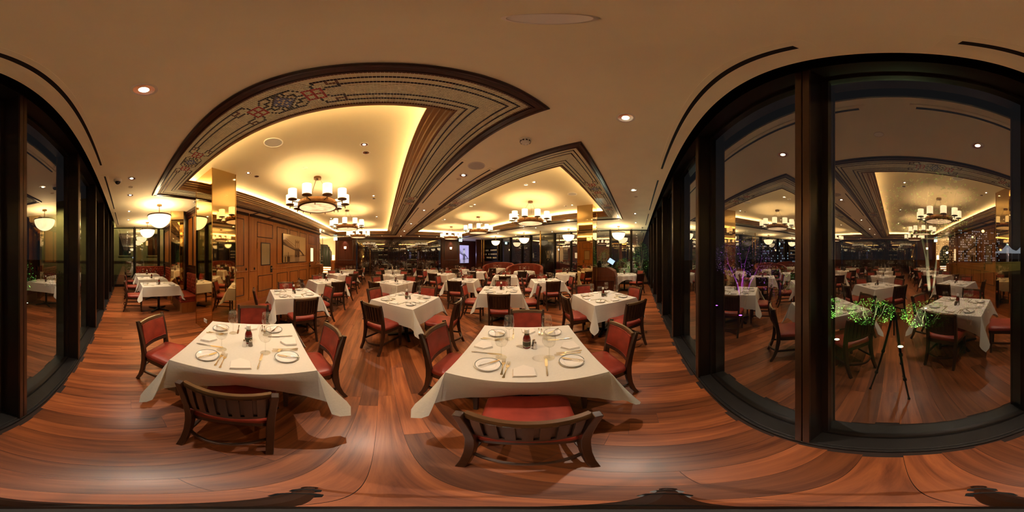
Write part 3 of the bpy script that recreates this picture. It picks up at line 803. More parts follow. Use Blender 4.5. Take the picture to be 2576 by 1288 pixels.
# black door with the W monogram
f9 = wmap('X', XW1, -1)
dw = sempty('door_5', 'black glazed door with brass edges and a tall W monogram')
M_BLKG = mat('black_gloss', (0.006, 0.006, 0.006), 0.08, coat=0.5)
pbox(MB(), f9, 5.11, 6.15, .02, H - .03, -.02, .02).build('door_leaf', M_BLKG, dw)
for u in (5.105, 6.155): pbox(MB(), f9, u - .022, u + .022, 0, H - .01, -.03, .05).build('brass_edge', M_BRASS, dw)
M_MONO = mat('monogram_bronze', (0.42, 0.30, 0.17), 0.3, 0.8)
wm = MB()
def stroke(u0, v0, u1, v1, w):
    wm.add([f9(u0 - w, v0, .021), f9(u0 + w, v0, .021), f9(u1 + w, v1, .021), f9(u1 - w, v1, .021), f9(u0 - w, v0, .027), f9(u0 + w, v0, .027), f9(u1 + w, v1, .027), f9(u1 - w, v1, .027)],
           [(0, 1, 2, 3), (7, 6, 5, 4), (0, 4, 5, 1), (1, 5, 6, 2), (2, 6, 7, 3), (3, 7, 4, 0)])
cu = 5.59
stroke(cu - .17, 1.92, cu - .06, 1.42, .011); stroke(cu - .06, 1.42, cu + .04, 1.92, .006); stroke(cu - .04, 1.92, cu + .06, 1.42, .011); stroke(cu + .06, 1.42, cu + .17, 1.92, .006)
for q in (-.17, -.04, .04, .17): stroke(cu + q - .03, 1.925, cu + q + .03, 1.925, .006); 
stroke(cu - .012, 1.36, cu + .012, 1.30, .012)
wm.build('monogram', M_MONO, dw)
tag(MB().tube([(7.90, 5.40, 0), (7.90, 5.40, H)], .03, 12, up=(0, 1, 0)).build('brass_pole', M_BRASS, smooth=40), 'floor-to-ceiling brass pole between booth and round table', 'pole')

# ------------------------------------------------------------------ LAMPS
def chandelier_proto():
    t = thing('chandelier', 'ring chandelier', 'chandelier')     # origin on the raised ceiling, hangs down
    z0 = 2.61 - H2
    MB().lathe([(.08, 0), (.08, -.05), (.02, -.055)], 20, capb=False).build('canopy', M_BRONZE, t, smooth=40)
    MB().lathe([(.41, z0 + .02), (.415, z0 + .03), (.415, z0 + .12), (.40, z0 + .135), (.38, z0 + .135)], 40).build('drum', M_DRUM, t, smooth=40)
    MB().lathe([(.375, z0 + .012), (.385, z0), (.412, z0), (.420, z0 + .02), (.412, z0 + .03)], 40).build('drum_rim', M_BRONZE, t, smooth=40)
    MB().lathe([(.001, z0 + .010), (.377, z0 + .010)], 40).build('glow_disc', M_DISC, t, smooth=40)
    MB().lathe([(.001, z0 + .13), (.38, z0 + .13)], 40).build('drum_cover', M_BRONZE, t)
    for k in range(3):
        a = 2 * PI * k / 3 + .5
        MB().tube([(.05 * math.cos(a), .05 * math.sin(a), -.05), (.36 * math.cos(a), .36 * math.sin(a), z0 + .13)], .003, 5).build('cable', M_BRONZE, t)
        MB().tube([(.40 * math.cos(a + .3), .40 * math.sin(a + .3), z0), (.40 * math.cos(a + .3), .40 * math.sin(a + .3), z0 - .04)], .008, 6, up=(0, 1, 0)).build('finial', M_BRONZE, t)
    for k in range(10):
        a = 2 * PI * k / 10 + R(-50)
        c, s = math.cos(a), math.sin(a)
        q = (.585 * c, .585 * s, 2.71 - H2)
        sh = MB().lathe([(.083, .008), (.086, .015), (.086, .225), (.080, .228)], 18, q, capb=True).build('lamp_shade', M_SHADE, t, smooth=40)
        point((q[0], q[1], q[2] + .15), 2.2, (1, .70, .38), .025, parent=sh, name='bulb')
        MB().lathe([(.03, -.012), (.088, -.002), (.088, .010)], 18, q, capb=True).build('shade_dish', M_BRONZE, sh, smooth=40)
        MB().tube([(.41 * c, .41 * s, z0 + .06), (.585 * c, .585 * s, z0 + .06)], .009, 6).build('arm', M_BRONZE, sh)
        MB().tube([(.585 * c, .585 * s, z0 + .015), (.585 * c, .585 * s, q[2])], .010, 6, up=(0, 1, 0)).build('stub', M_BRONZE, sh)
    return Proto(t)
CH = chandelier_proto()
for (cx, nm) in ((-1.32, 'nearer the panelled wall'), (4.07, 'nearer the booths')):
    for (cy, od) in ((3.16, 'first'), (6.08, 'second'), (9.0, 'third')):
        CH.place((cx, cy, H2), 0, 'bronze ring chandelier with ten alabaster shades, %s from window, coffer %s' % (od, nm), 'ring chandeliers')

def pendant_proto():
    t = thing('pendant_lamp', 'bowl pendant', 'pendant lamp')
    zr = 2.74 - H
    MB().lathe([(.075, 0), (.075, -.04), (.015, -.045)], 20).build('canopy', M_BRONZE, t, smooth=40)
    MB().tube([(0, 0, -.04), (0, 0, zr - .01)], .011, 8, up=(0, 1, 0)).build('rod', M_BRONZE, t, smooth=40)
    MB().lathe([(.001, zr - .365)] + [(.325 * math.sin(q * PI / 24), zr - .02 - .345 * math.cos(q * PI / 24)) for q in range(1, 13)], 32).build('alabaster_bowl', M_BOWL, t, smooth=60)
    MB().lathe([(.318, zr - .028), (.338, zr - .028), (.342, zr - .01), (.335, zr + .006), (.318, zr)], 32).build('rim', M_BRONZE, t, smooth=40)
    for k in range(3):
        a = 2 * PI * k / 3; MB().tube([(0, 0, zr - .01), (.33 * math.cos(a), .33 * math.sin(a), zr - .006)], .006, 5).build('spoke', M_BRONZE, t)
    return Proto(t)
PN = pendant_proto()
for (px, py, lab) in ((-4.48, .93, 'first lit bowl pendant over alcove tables, beside the brass column'), (-7.06, .93, 'second lit bowl pendant over alcove tables, near the end glass'),
                      (8.0, .96, 'lit bowl pendant over the round table in the glass corner'), (8.05, 3.66, 'lit bowl pendant over the round table behind the lectern column'),
                      (7.95, 6.68, 'lit bowl pendant over the booth beside the monogram door'), (7.92, 9.45, 'lit bowl pendant over the booth beside the bar')):
    PN.place((px, py, H), 0, lab, 'alabaster bowl pendants')
    point((px, py, H - .40), 15, (1, .70, .38), .05, name='pendant_bulb')

def downlight(x, y, z, label, power, group, size=80, r=.062):
    t = thing('downlight', label, 'downlight', (x, y, z), group=group)
    MB().lathe([(r, 0.0005), (r + .018, -.003), (r + .018, .0005)], 20).build('trim_ring', M_WHITE, t, smooth=40)
    MB().lathe([(r, -.0025), (r * .75, -.0015), (r * .5, -.001)], 20).build('reflector', M_CHROME, t, smooth=60)
    MB().lathe([(.001, -.0022), (r * .5, -.0022)], 14).build('lamp_face', M_SPOTL if power > 0 else M_BLACK, t)
    if power > 0: spot((0, 0, -.03), power, size, .75, parent=t, radius=.015)
GD = 'recessed downlights'
for x, lab in ((-.91, 'over the chair of the window-row table by the panelled wall'), (1.31, 'over the middle window-row table'), (3.47, 'over the window-row table by the lectern'),
               (-2.89, 'beside the white dome camera'), (-3.80, 'between dome camera and alcove pendant'), (-5.3, 'along the alcove windows, third beyond dome camera'), (-6.6, 'along the alcove windows, fourth beyond dome camera'), (5.6, 'along the windows past the lectern column'), (7.2, 'in the glass corner by the right-hand windows')):
    downlight(x, .10, H, 'recessed chrome downlight ' + lab, 42 if abs(x) < 4 else 40, GD)
for x, y, lab in ((1.32, 2.42, 'second-row table'), (1.32, 5.0, 'third-row table'), (1.32, 7.3, 'fourth-row table'), (1.32, 9.6, 'last-row table')):
    downlight(x, y, H, 'recessed downlight between coffers, level with the ' + lab, 22, GD)
for x, nm in ((-.24, 'aisle edge, panelled-wall coffer'), (-2.35, 'wall edge, panelled-wall coffer'), (2.96, 'aisle edge, booth coffer'), (5.11, 'booth edge, booth coffer')):
    for i, y in enumerate((2.19, 2.43, 4.63, 4.87, 7.3, 7.54)):
        downlight(x, y, H2, 'downlight inside coffer, %s, %s from window' % (nm, ['first', 'second', 'third', 'fourth', 'fifth', 'sixth'][i]), 52 if i % 2 == 0 else 0, GD, 95, r=.045)
for x in (6.9, 8.6):
    for y in (2.3, 5.0, 8.0): downlight(x, y, H, 'recessed downlight in booth aisle ceiling, %s side, %s' % ('glass' if x > 8 else 'coffer', {2.3: 'by the lectern column', 5.0: 'by the monogram door', 8.0: 'by the bar booth'}[y]), 9, 'booth aisle downlights', r=.045)
for i, x in enumerate((-2.9, -1.5, .0, 1.4, 2.8, 4.2)): downlight(x, 12.0, H, 'small recessed downlight in front of the wine cellar, %s from the stair' % ORD[i], 8, 'cellar front downlights', r=.045)

# ------------------------------------------------------------------ ceiling fittings
def slot(x0, x1, y0, y1, label):
    alongx = (x1 - x0) > (y1 - y0)
    t = thing('linear_air_diffuser', label, 'air vent', ((x0 + x1) / 2, (y0 + y1) / 2, H), group='linear slot diffusers')
    w, d = (x1 - x0) / 2, (y1 - y0) / 2
    m = MB(); s = .016
    e = .05
    if alongx: m.box(-w - e, w + e, -d, -s, -.006, 0); m.box(-w - e, w + e, s, d, -.006, 0); m.box(-w - e, -w, -s, s, -.006, 0); m.box(w, w + e, -s, s, -.006, 0)
    else: m.box(-w, -s, -d - e, d + e, -.006, 0); m.box(s, w, -d - e, d + e, -.006, 0); m.box(-s, s, -d - e, -d, -.006, 0); m.box(-s, s, d, d + e, -.006, 0)
    m.build('frame', M_PAINT, t)
    (MB().box(-w, w, -s, s, -.001, 0) if alongx else MB().box(-s, s, -d, d, -.001, 0)).build('slot', M_BLACK, t)
for i, (a, b) in enumerate(((-7.65, -5.4), (-5.0, -2.77), (-2.37, -.156), (.25, 2.49), (2.94, 5.14), (5.6, 7.8))):
    slot(a, b, -.42, -.31, 'linear slot air diffuser along the window wall, number %s from the alcove end' % ['one', 'two', 'three', 'four', 'five', 'six'][i])
for x, nm in ((1.085, 'panelled-wall'), (1.565, 'booth')):
    for i, (a, b) in enumerate(((2.0, 4.3), (4.75, 7.0), (7.4, 9.6))):
        slot(x - .045, x + .045, a, b, 'linear slot air diffuser between coffers on the %s side, %s from window' % (nm, ['first', 'second', 'third'][i]))
def disc(name, x, y, z, r, label, cat, m2, parts=('rim', 'grille')):
    t = thing(name, label, cat, (x, y, z))
    MB().lathe([(r * .88, -.001), (r * .9, -.008), (r, -.004), (r, 0)], 32).build(parts[0], M_WHITE, t, smooth=40)
    MB().lathe([(.001, -.003), (r * .89, -.003)], 32).build(parts[1], m2, t)
disc('ceiling_hatch_disc', .15, .09, H, .052, 'plain round white cover plate above the tripod', 'cover plate', mat('cover_plate_white', (.97, .96, .90), .6), ('rim', 'plate'))
for x, y, z, lab in ((1.32, 2.02, H, 'round ceiling loudspeaker between the coffers'), (-1.33, 1.69, H2, 'round ceiling loudspeaker inside the coffer by the panelled wall'), (4.13, 1.76, H2, 'round ceiling loudspeaker inside the coffer by the booths')):
    disc('ceiling_speaker', x, y, z, .13, lab, 'loudspeaker', M_GREYP)
for x, y, z, lab in ((1.32, 2.59, H, 'small flat sprinkler cover between the coffers'), (-1.36, 2.66, H2, 'small flat sprinkler cover in coffer above the first chandelier'), (-3.3, .09, H, 'small flat sprinkler cover past the dome camera'), (4.05, 2.62, H2, 'small flat sprinkler cover in the coffer by the booths'), (3.9, .05, H, 'small flat sprinkler cover by the right-hand windows')):
    disc('sprinkler_cover', x, y, z, .045, lab, 'sprinkler', M_PAINT_DIM, ('rim', 'plate'))
def smoke(x, y, label):
    t = thing('smoke_detector', label, 'smoke detector', (x, y, H))
    MB().lathe([(.065, 0), (.065, -.012), (.058, -.022)], 24).build('base', M_WHITE, t, smooth=40)
    MB().lathe([(.058, -.022), (.050, -.048), (.034, -.062), (.001, -.066)], 24).build('dome', M_WHITE, t, smooth=40)
    for k in range(10):
        a = 2 * PI * k / 10
        MB().box(-.010, .010, -.002, .002, -.045, -.028).xf(Matrix.Rotation(a, 4, 'Z') @ Matrix.Translation((0, -.056, 0))).build('vent_slot', M_BLACK, t)
smoke(1.33, 1.10, 'white domed smoke detector between the two coffers'); smoke(-3.92, 1.78, 'white smoke detector beside the brass column'); smoke(8.4, -.2, 'white detector at the glass corner ceiling')
dc = thing('dome_camera', 'white dome security camera on ceiling near the left windows', 'security camera', (-2.94, -.15, H))
MB().lathe([(.075, 0), (.075, -.03), (.06, -.055)], 24).build('housing', M_WHITE, dc, smooth=40)
MB().lathe([(.05, -.052)] + [(.05 * math.cos(q * PI / 12), -.055 - .05 * math.sin(q * PI / 12)) for q in range(7)], 20).build('dome', mat('smoked_dome', (.006, .005, .006), .05, coat=.8), dc, smooth=60)

# ------------------------------------------------------------------ CHAIR (faces +Y, origin on the floor under the seat)
def rrect(w, d, r, n=5, wb=None):
    """rounded outline; wb = width at the rear (-Y)"""
    wb = wb or w; out = []
    for cx, cy, a0 in ((w / 2 - r, d / 2 - r, 0), (-w / 2 + r, d / 2 - r, 90), (-wb / 2 + r, -d / 2 + r, 180), (wb / 2 - r, -d / 2 + r, 270)):
        for i in range(n + 1):
            a = R(a0 + 90 * i / n); out.append((cx + r * math.cos(a), cy + r * math.sin(a)))
    return out
def cushion(out, layers, c=(0, 0)):
    return MB().rings([[(c[0] + x * s, c[1] + y * s, z) for x, y in out] for s, z in layers])
def back_y(z): return -.212 - (z - .50) * .19
def back_pt(x, z, d=0.0):
    return (x, back_y(z) - .040 * (1 - (x / .2) ** 2) + .030 + d, z)
def back_strip(x0, x1, z0, z1, d0, d1, nx=8, nz=1, bulge=0.0):
    m = MB(); rings = []
    xs_ = [x0 + (x1 - x0) * i / nx for i in range(nx + 1)]
    zs_ = [z0 + (z1 - z0) * i / nz for i in range(nz + 1)]
    V, F = [], []
    def idx(i, k, s): return (k * (nx + 1) + i) * 2 + s
    for k, z in enumerate(zs_):
        for i, xx in enumerate(xs_):
            b = bulge * (1 - abs(2 * i / nx - 1) ** 4) * (1 - abs(2 * k / nz - 1) ** 4) if nz > 1 else 0
            V.append(back_pt(xx, z, d0)); V.append(back_pt(xx, z, d1 + b))
    for k in range(nz):
        for i in range(nx):
            F.append((idx(i, k, 0), idx(i, k + 1, 0), idx(i + 1, k + 1, 0), idx(i + 1, k, 0)))
            F.append((idx(i, k, 1), idx(i + 1, k, 1), idx(i + 1, k + 1, 1), idx(i, k + 1, 1)))
    for i in range(nx):
        F.append((idx(i, 0, 0), idx(i + 1, 0, 0), idx(i + 1, 0, 1), idx(i, 0, 1))); F.append((idx(i, nz, 0), idx(i, nz, 1), idx(i + 1, nz, 1), idx(i + 1, nz, 0)))
    for k in range(nz):
        F.append((idx(0, k, 0), idx(0, k, 1), idx(0, k + 1, 1), idx(0, k + 1, 0))); F.append((idx(nx, k, 0), idx(nx, k + 1, 0), idx(nx, k + 1, 1), idx(nx, k, 1)))
    return m.add(V, F)
def chair_proto():
    t = thing('dining_chair', 'dining chair', 'chair')
    so = rrect(.455, .44, .06, 5, .40)
    cushion(so, [(.93, .425), (1.0, .435), (1.0, .462), (.97, .478), (.88, .487), (.6, .492), (.25, .494)], (0, .01)).build('seat', M_LEATH, t, smooth=50)
    cushion(rrect(.44, .425, .05, 5, .385), [(1, .375), (1, .428)], (0, .01)).build('seat_frame', M_CHAIR, t, smooth=40)
    for s in (-1, 1):
        m = MB(); m.rings([[(s * (.188) + a * q, .188 + b * q, z) for a, b in ((-1, -1), (1, -1), (1, 1), (-1, 1))] for q, z in ((.015, 0), (.019, .2), (.021, .385))]); m.build('front_leg', M_CHAIR, t, bevel=.003)
        path = [(s * .182, -.305, 0), (s * .183, -.262, .10), (s * .184, -.228, .22), (s * .185, -.208, .36), (s * .186, -.206, .47), (s * .190, -.222, .60), (s * .197, -.248, .74), (s * .203, -.283, .872)]
        pr = [[(-a, -b), (a, -b), (a, b), (-a, b)] for a, b in ((.015, .017), (.016, .019), (.017, .022), (.018, .026), (.018, .026), (.017, .023), (.016, .020), (.015, .016))]
        MB().sweep(path, pr, up=(0, 1, 0)).build('rear_leg', M_CHAIR, t, bevel=.003, smooth=30)
    # crest rail with a golden rounded top
    cp = [(-.014, -.022), (.014, -.022), (.016, .004), (.010, .016), (-.010, .016), (-.016, .004)]
    MB().sweep([back_pt(-.190 + .38 * i / 10, .848, -.004) for i in range(11)], cp).build('crest_rail', M_CREST, t, smooth=40)
    back_strip(-.185, .185, .545, .585, -.022, .006).build('lower_rail', M_CHAIR, t)
    for k in range(7):
        xc = -.150 + .05 * k
        back_strip(xc - .0165, xc + .0165, .58, .835, -.024, -.012, 2, 2).build('back_slat', M_CHAIR, t)
    back_strip(-.182, .182, .575, .832, -.012, -.006, 8, 2).build('back_board', M_CHAIR, t)
    bp = back_strip(-.175, .175, .592, .826, -.006, .012, 10, 6, .014).build('backrest', M_LEATH, t, smooth=50)
    pts = []
    for i in range(7): pts.append(back_pt(-.172 + .344 * i / 6, .597, .012))
    for i in range(1, 5): pts.append(back_pt(.172, .597 + .226 * i / 4, .012))
    for i in range(1, 7): pts.append(back_pt(.172 - .344 * i / 6, .823, .012))
    for i in range(1, 4): pts.append(back_pt(-.172, .823 - .226 * i / 4, .012))
    MB().sweep(pts, [(.004 * math.cos(q * PI / 3), .004 * math.sin(q * PI / 3)) for q in range(6)], up=(0, 1, 0), closed=True).build('piping', M_LEATH, bp, smooth=60)
    for s in (-1, 1):
        MB().box(s * .186 - .009, s * .186 + .009, -.235, .178, .175, .205).build('side_stretcher', M_CHAIR, t)
    MB().sweep([(.180 - .36 * i / 10, -.225 - .085 * math.sin(PI * i / 10), .19) for i in range(11)], [(-.008, -.014), (.008, -.014), (.008, .014), (-.008, .014)]).build('bow_stretcher', M_CHAIR, t, smooth=40)
    return Proto(t)
CHAIR = chair_proto()

# ------------------------------------------------------------------ TABLES, CLOTHS, TABLEWARE
TZ = 0.760
def table_proto(name, half, round_=False):
    t = thing(name, 'table', 'table')
    if round_: MB().lathe([(.001, .722), (half, .722), (half, .75), (.001, .75)], 36).build('tabletop', M_CHAIR, t, smooth=30)
    else: MB().box(-half, half, -half, half, .722, .75).build('tabletop', M_CHAIR, t, bevel=.004)
    MB().lathe([(.12, .70), (.12, .722), (.001, .722)], 16, capb=True).build('top_plate', M_IRON, t)
    MB().lathe([(.036, .03), (.036, .70)], 16).build('column', M_IRON, t, smooth=40)
    for k in range(4):
        a = PI / 4 + k * PI / 2
        m = MB().rings([[(.02, -.03, 0.012), (.02, .03, 0.012), (.02, .03, .06), (.02, -.03, .06)], [(.34, -.022, .006), (.34, .022, .006), (.34, .022, .024), (.34, -.022, .024)]]).xf(Matrix.Rotation(a, 4, 'Z'))
        ft = m.build('foot', M_IRON, t, bevel=.003)
        MB().lathe([(.018, 0), (.018, .008)], 10, (.315 * math.cos(a), .315 * math.sin(a), 0), capb=True, capt=True).build('glide', M_BLACK, ft)
    return Proto(t)
TSQ = table_proto('dining_table', .45)
TRECT = table_proto('dining_table', .37)
TRND = table_proto('round_table', .53, True)

def cloth_mesh(hw, hd, drop, seed, tuck=(0, 0, 0, 0), n=13, nd=6):
    """tuck per side (-y,+x,+y,-x): how far the hem is pushed under the table"""
    rn = random.Random(seed); ph = [rn.uniform(0, 6.28) for _ in range(12)]
    V, F = [], []
    def grid(fn, nu, nv):
        o = len(V)
        for i in range(nu + 1):
            for j in range(nv + 1): V.append(fn(i / nu, j / nv))
        for i in range(nu):
            for j in range(nv):
                F.append((o + i * (nv + 1) + j, o + (i + 1) * (nv + 1) + j, o + (i + 1) * (nv + 1) + j + 1, o + i * (nv + 1) + j + 1))
    zt = TZ
    grid(lambda u, v: (-hw + 2 * hw * u, -hd + 2 * hd * v, zt + .0015 * math.sin(9 * u + ph[0]) * math.sin(8 * v + ph[1])), 8, 8)
    nrm = [(0, -1), (1, 0), (0, 1), (-1, 0)]
    cor = [(-hw, -hd), (hw, -hd), (hw, hd), (-hw, hd)]
    def hang(base, nv, t, s, k):
        # t 0..1 along side, s 0..1 down
        l = s * drop
        wav = .012 * math.sin(t * 9 + ph[k]) * math.sin(PI * t) + .007 * math.sin(t * 21 + ph[k + 4]) * math.sin(PI * t)
        tilt = .06 + .10 * (abs(2 * t - 1) ** 3)
        o = l * math.sin(tilt) + wav * s - tuck[k] * (max(0, s - .14) ** 1.2) * (math.sin(PI * t) ** .6 if 0 < t < 1 else 0) + .006 * min(1, s * 8)
        z = zt - l * math.cos(tilt) + tuck[k] * .35 * s * math.sin(PI * t) - .004 * min(1, s * 8)
        return (base[0] + nv[0] * o, base[1] + nv[1] * o, z)
    for k in range(4):
        a, b, nv = cor[k], cor[(k + 1) % 4], nrm[k]
        grid(lambda u, v: hang((a[0] + (b[0] - a[0]) * u, a[1] + (b[1] - a[1]) * u), nv, u, v, k), n, nd)
    for k in range(4):      # corner cascades: rays from the table corner
        c = cor[k]; a0 = math.atan2(*nrm[(k - 1) % 4][::-1]); a1 = a0 + PI / 2
        amp = rn.uniform(.20, .36); sk = rn.choice((-1, 1)) * rn.uniform(.12, .32); fold = rn.uniform(.03, .055)
        def ray(u, v):
            phi = u * PI / 2
            w = math.sin(2 * phi) if 0 < u < 1 else 0.0
            L = drop / max(math.cos(phi), math.sin(phi)) * v * (1 + .16 * w * w)
            tau = .16 + amp * w ** 1.2
            psi = a0 + (a1 - a0) * (u + sk * w)
            wob = fold * math.sin(u * 4 * PI) * v * w
            o = L * math.sin(tau) + .006 * min(1, v * 8)
            px_, py_ = -math.sin(psi), math.cos(psi)
            return (c[0] + math.cos(psi) * o + px_ * wob, c[1] + math.sin(psi) * o + py_ * wob, zt - L * math.cos(tau) - .004 * min(1, v * 8))
        grid(ray, 14, 7)
    me = bpy.data.meshes.new('tablecloth'); me.from_pydata(V, [], F); me.update()
    import bmesh
    bm = bmesh.new(); bm.from_mesh(me); bmesh.ops.remove_doubles(bm, verts=bm.verts, dist=.0008); bmesh.ops.recalc_face_normals(bm, faces=bm.faces); bm.to_mesh(me); bm.free()
    me.polygons.foreach_set('use_smooth', [True] * len(me.polygons)); me.set_sharp_from_angle(angle=R(70))
    me.materials.append(M_CLOTH)
    return me
def round_cloth(r, hw, seed):
    """square cloth over a round table: hem hangs lower at four points"""
    rn = random.Random(seed); V, F = [], []
    n = 72
    rows = [(0, .2), (0, .6), (0, 1.0)]
    for q in (.2, .6, .97, 1.0):
        for i in range(n):
            a = 2 * PI * i / n; V.append((r * q * math.cos(a), r * q * math.sin(a), TZ - (.006 if q == 1 else 0)))
    nd = 6
    for k in range(1, nd + 1):
        for i in range(n):
            a = 2 * PI * i / n; s = k / nd
            d = hw / max(abs(math.cos(a)), abs(math.sin(a))) - r
            d = max(.12, d) * s
            wv = .028 * math.sin(a * 14 + seed) * s * (1.2 if d > .2 else .8)
            V.append(((r + .012 + .10 * d + wv) * math.cos(a), (r + .012 + .10 * d + wv) * math.sin(a), TZ - .006 - d * .985))
    V.append((0, 0, TZ)); c = len(V) - 1
    for i in range(n): F.append((c, i, (i + 1) % n))
    for k in range(3 + nd):
        for i in range(n):
            j = (i + 1) % n; F.append((k * n + i, (k + 1) * n + i, (k + 1) * n + j, k * n + j))
    me = bpy.data.meshes.new('tablecloth'); me.from_pydata(V, [], F); me.update()
    me.polygons.foreach_set('use_smooth', [True] * len(me.polygons)); me.set_sharp_from_angle(angle=R(60)); me.materials.append(M_CLOTH)
    return me
CLOTHS = [cloth_mesh(.46, .46, .30, 11 + k) for k in range(4)]
CLOTH_A = cloth_mesh(.46, .46, .30, 31, (.15, 0, 0, 0)); CLOTH_B = cloth_mesh(.46, .46, .30, 37, (0, 0, 0, .15))
CLOTH_R = cloth_mesh(.375, .50, .26, 41)
CLOTH_N = [round_cloth(.55, (.74, .72, .66)[k], k) for k in range(3)]

M_WG = pane_mat('crystal_glass', 0.10, (0.95, 0.95, 0.93))
def glass_proto():
    t = thing('wine_glass', 'wine glass', 'wine glass')
    bowl = [(.004, .112), (.020, .117), (.037, .131), (.047, .155), (.0495, .178), (.0465, .212), (.0395, .252), (.0388, .2525)]
    MB().lathe(bowl, 24).build('bowl', M_WG, t, smooth=60)
    MB().lathe([(.006, .007), (.004, .03), (.004, .098), (.006, .113)], 10).build('stem', M_WG, t, smooth=60)
    MB().lathe([(.0005, .001), (.039, .001), (.040, .0028), (.022, .005), (.006, .008)], 24).build('foot', M_WG, t, smooth=60)
    return Proto(t)
GLASS = glass_proto()
def plate_proto():
    t = thing('bread_plate', 'plate', 'plate')
    MB().lathe([(.0005, .002), (.050, .002), (.054, .005), (.083, .014), (.086, .0155), (.084, .0175), (.056, .009), (.050, .0065), (.0005, .006)], 32).build('dish', M_CHINA, t, smooth=50)
    MB().lathe([(.0795, .0162), (.0845, .0181)], 32).build('rim_band', M_RIM, t); MB().lathe([(.0510, .0075), (.0522, .0078)], 32).build('inner_line', mat('plate_line_grey', (.36, .36, .33), .3), t)
    return Proto(t)
PLATE = plate_proto()
def flat(poly, z0, z1): return MB().prism(poly, z0, z1)
def knife_proto(name, L, w):
    t = thing(name, 'knife', 'knife')
    flat([(-w, .0), (w * .8, .0), (w, .03 * L / .23), (w, L * .40), (w * .2, L * .47), (-w * .7, L * .44), (-w, L * .3)], .002, .0036).xf(Matrix.Translation((0, L * .02, 0))).build('blade', M_STEEL, t)
    MB().tube([(0, 0.02 * L, .0055), (0, -.12 * L, .006), (0, -.38 * L, .0068), (0, -.50 * L, .0062)], [.0042, .0048, .0066, .0035], 8).build('handle', M_STEEL, t, smooth=60)
    return Proto(t)
KNIFE = knife_proto('dinner_knife', .235, .0095); BKNIFE = knife_proto('butter_knife', .165, .0085)
def fork_proto():
    t = thing('dinner_fork', 'fork', 'fork'); L = .20
    for k in range(4):
        xx = -.0098 + k * .0065
        MB().rings([[(xx - .0016, .055, .004), (xx + .0016, .055, .004), (xx + .0016, .055, .006), (xx - .0016, .055, .006)], [(xx - .001, .10, .009), (xx + .001, .10, .009), (xx + .001, .10, .0105), (xx - .001, .10, .0105)]]).build('tine', M_STEEL, t)
    MB().rings([[(-w, y, z), (w, y, z), (w, y, z + .0022), (-w, y, z + .0022)] for w, y, z in ((.0118, .057, .004), (.012, .042, .003), (.008, .028, .004), (.003, .018, .007), (.003, -.03, .008), (.0055, -.075, .004), (.0085, -.093, .003), (.004, -.10, .003))]).build('handle', M_STEEL, t, smooth=50)
    return Proto(t)
FORK = fork_proto()
def napkin_proto():
    t = thing('folded_napkin', 'napkin', 'napkin')
    for k in range(3):
        o = k * .0025
        flat([(-.068 + o, -.055 + o * .4), (.068 - o, -.055), (.068 - o, .035), (0.0, .085 - o), (-.068 + o, .035)], .001 + k * .0055, .0055 + k * .0055).build('napkin_fold', M_NAPK, t, bevel=.002)
    return Proto(t)
NAPK = napkin_proto()
def ketchup_proto():
    t = thing('ketchup_bottle', 'ketchup bottle', 'bottle')
    MB().lathe([(.0005, .0), (.030, .0), (.0325, .007), (.0325, .085), (.030, .106), (.019, .138), (.0165, .156), (.0005, .156)], 20).build('bottle_body', M_KETCH, t, smooth=50)
    MB().lathe([(.0195, .152), (.0205, .157), (.0205, .185), (.018, .190), (.0005, .190)], 20, capb=True).build('cap', M_WHITE, t, smooth=40)
    lb = MB().lathe([(.0329, .020), (.0329, .074)], 20).build('bottle_label', M_LABEL, t, smooth=50)
    for z in (.021, .0715): MB().lathe([(.0331, z), (.0331, z + .003)], 20).build('label_line', M_LABELW, lb, smooth=50)
    MB().lathe([(.0200, .136), (.0172, .154)], 20).build('neck_band', M_LABEL, t, smooth=50)
    return Proto(t)
KET = ketchup_proto()
def shaker_proto(name, m):
    t = thing(name, 'shaker', 'shaker')
    MB().lathe([(.0005, 0), (.0185, 0), (.0195, .004), (.0135, .045), (.0120, .052)], 8).build('body', m, t)
    MB().lathe([(.0128, .050), (.0132, .058), (.010, .068), (.0005, .072)], 14).build('cap', M_CHROME, t, smooth=40)
    return Proto(t)
SALT = shaker_proto('salt_shaker', M_SALT); PEPP = shaker_proto('pepper_shaker', M_PEPPER)

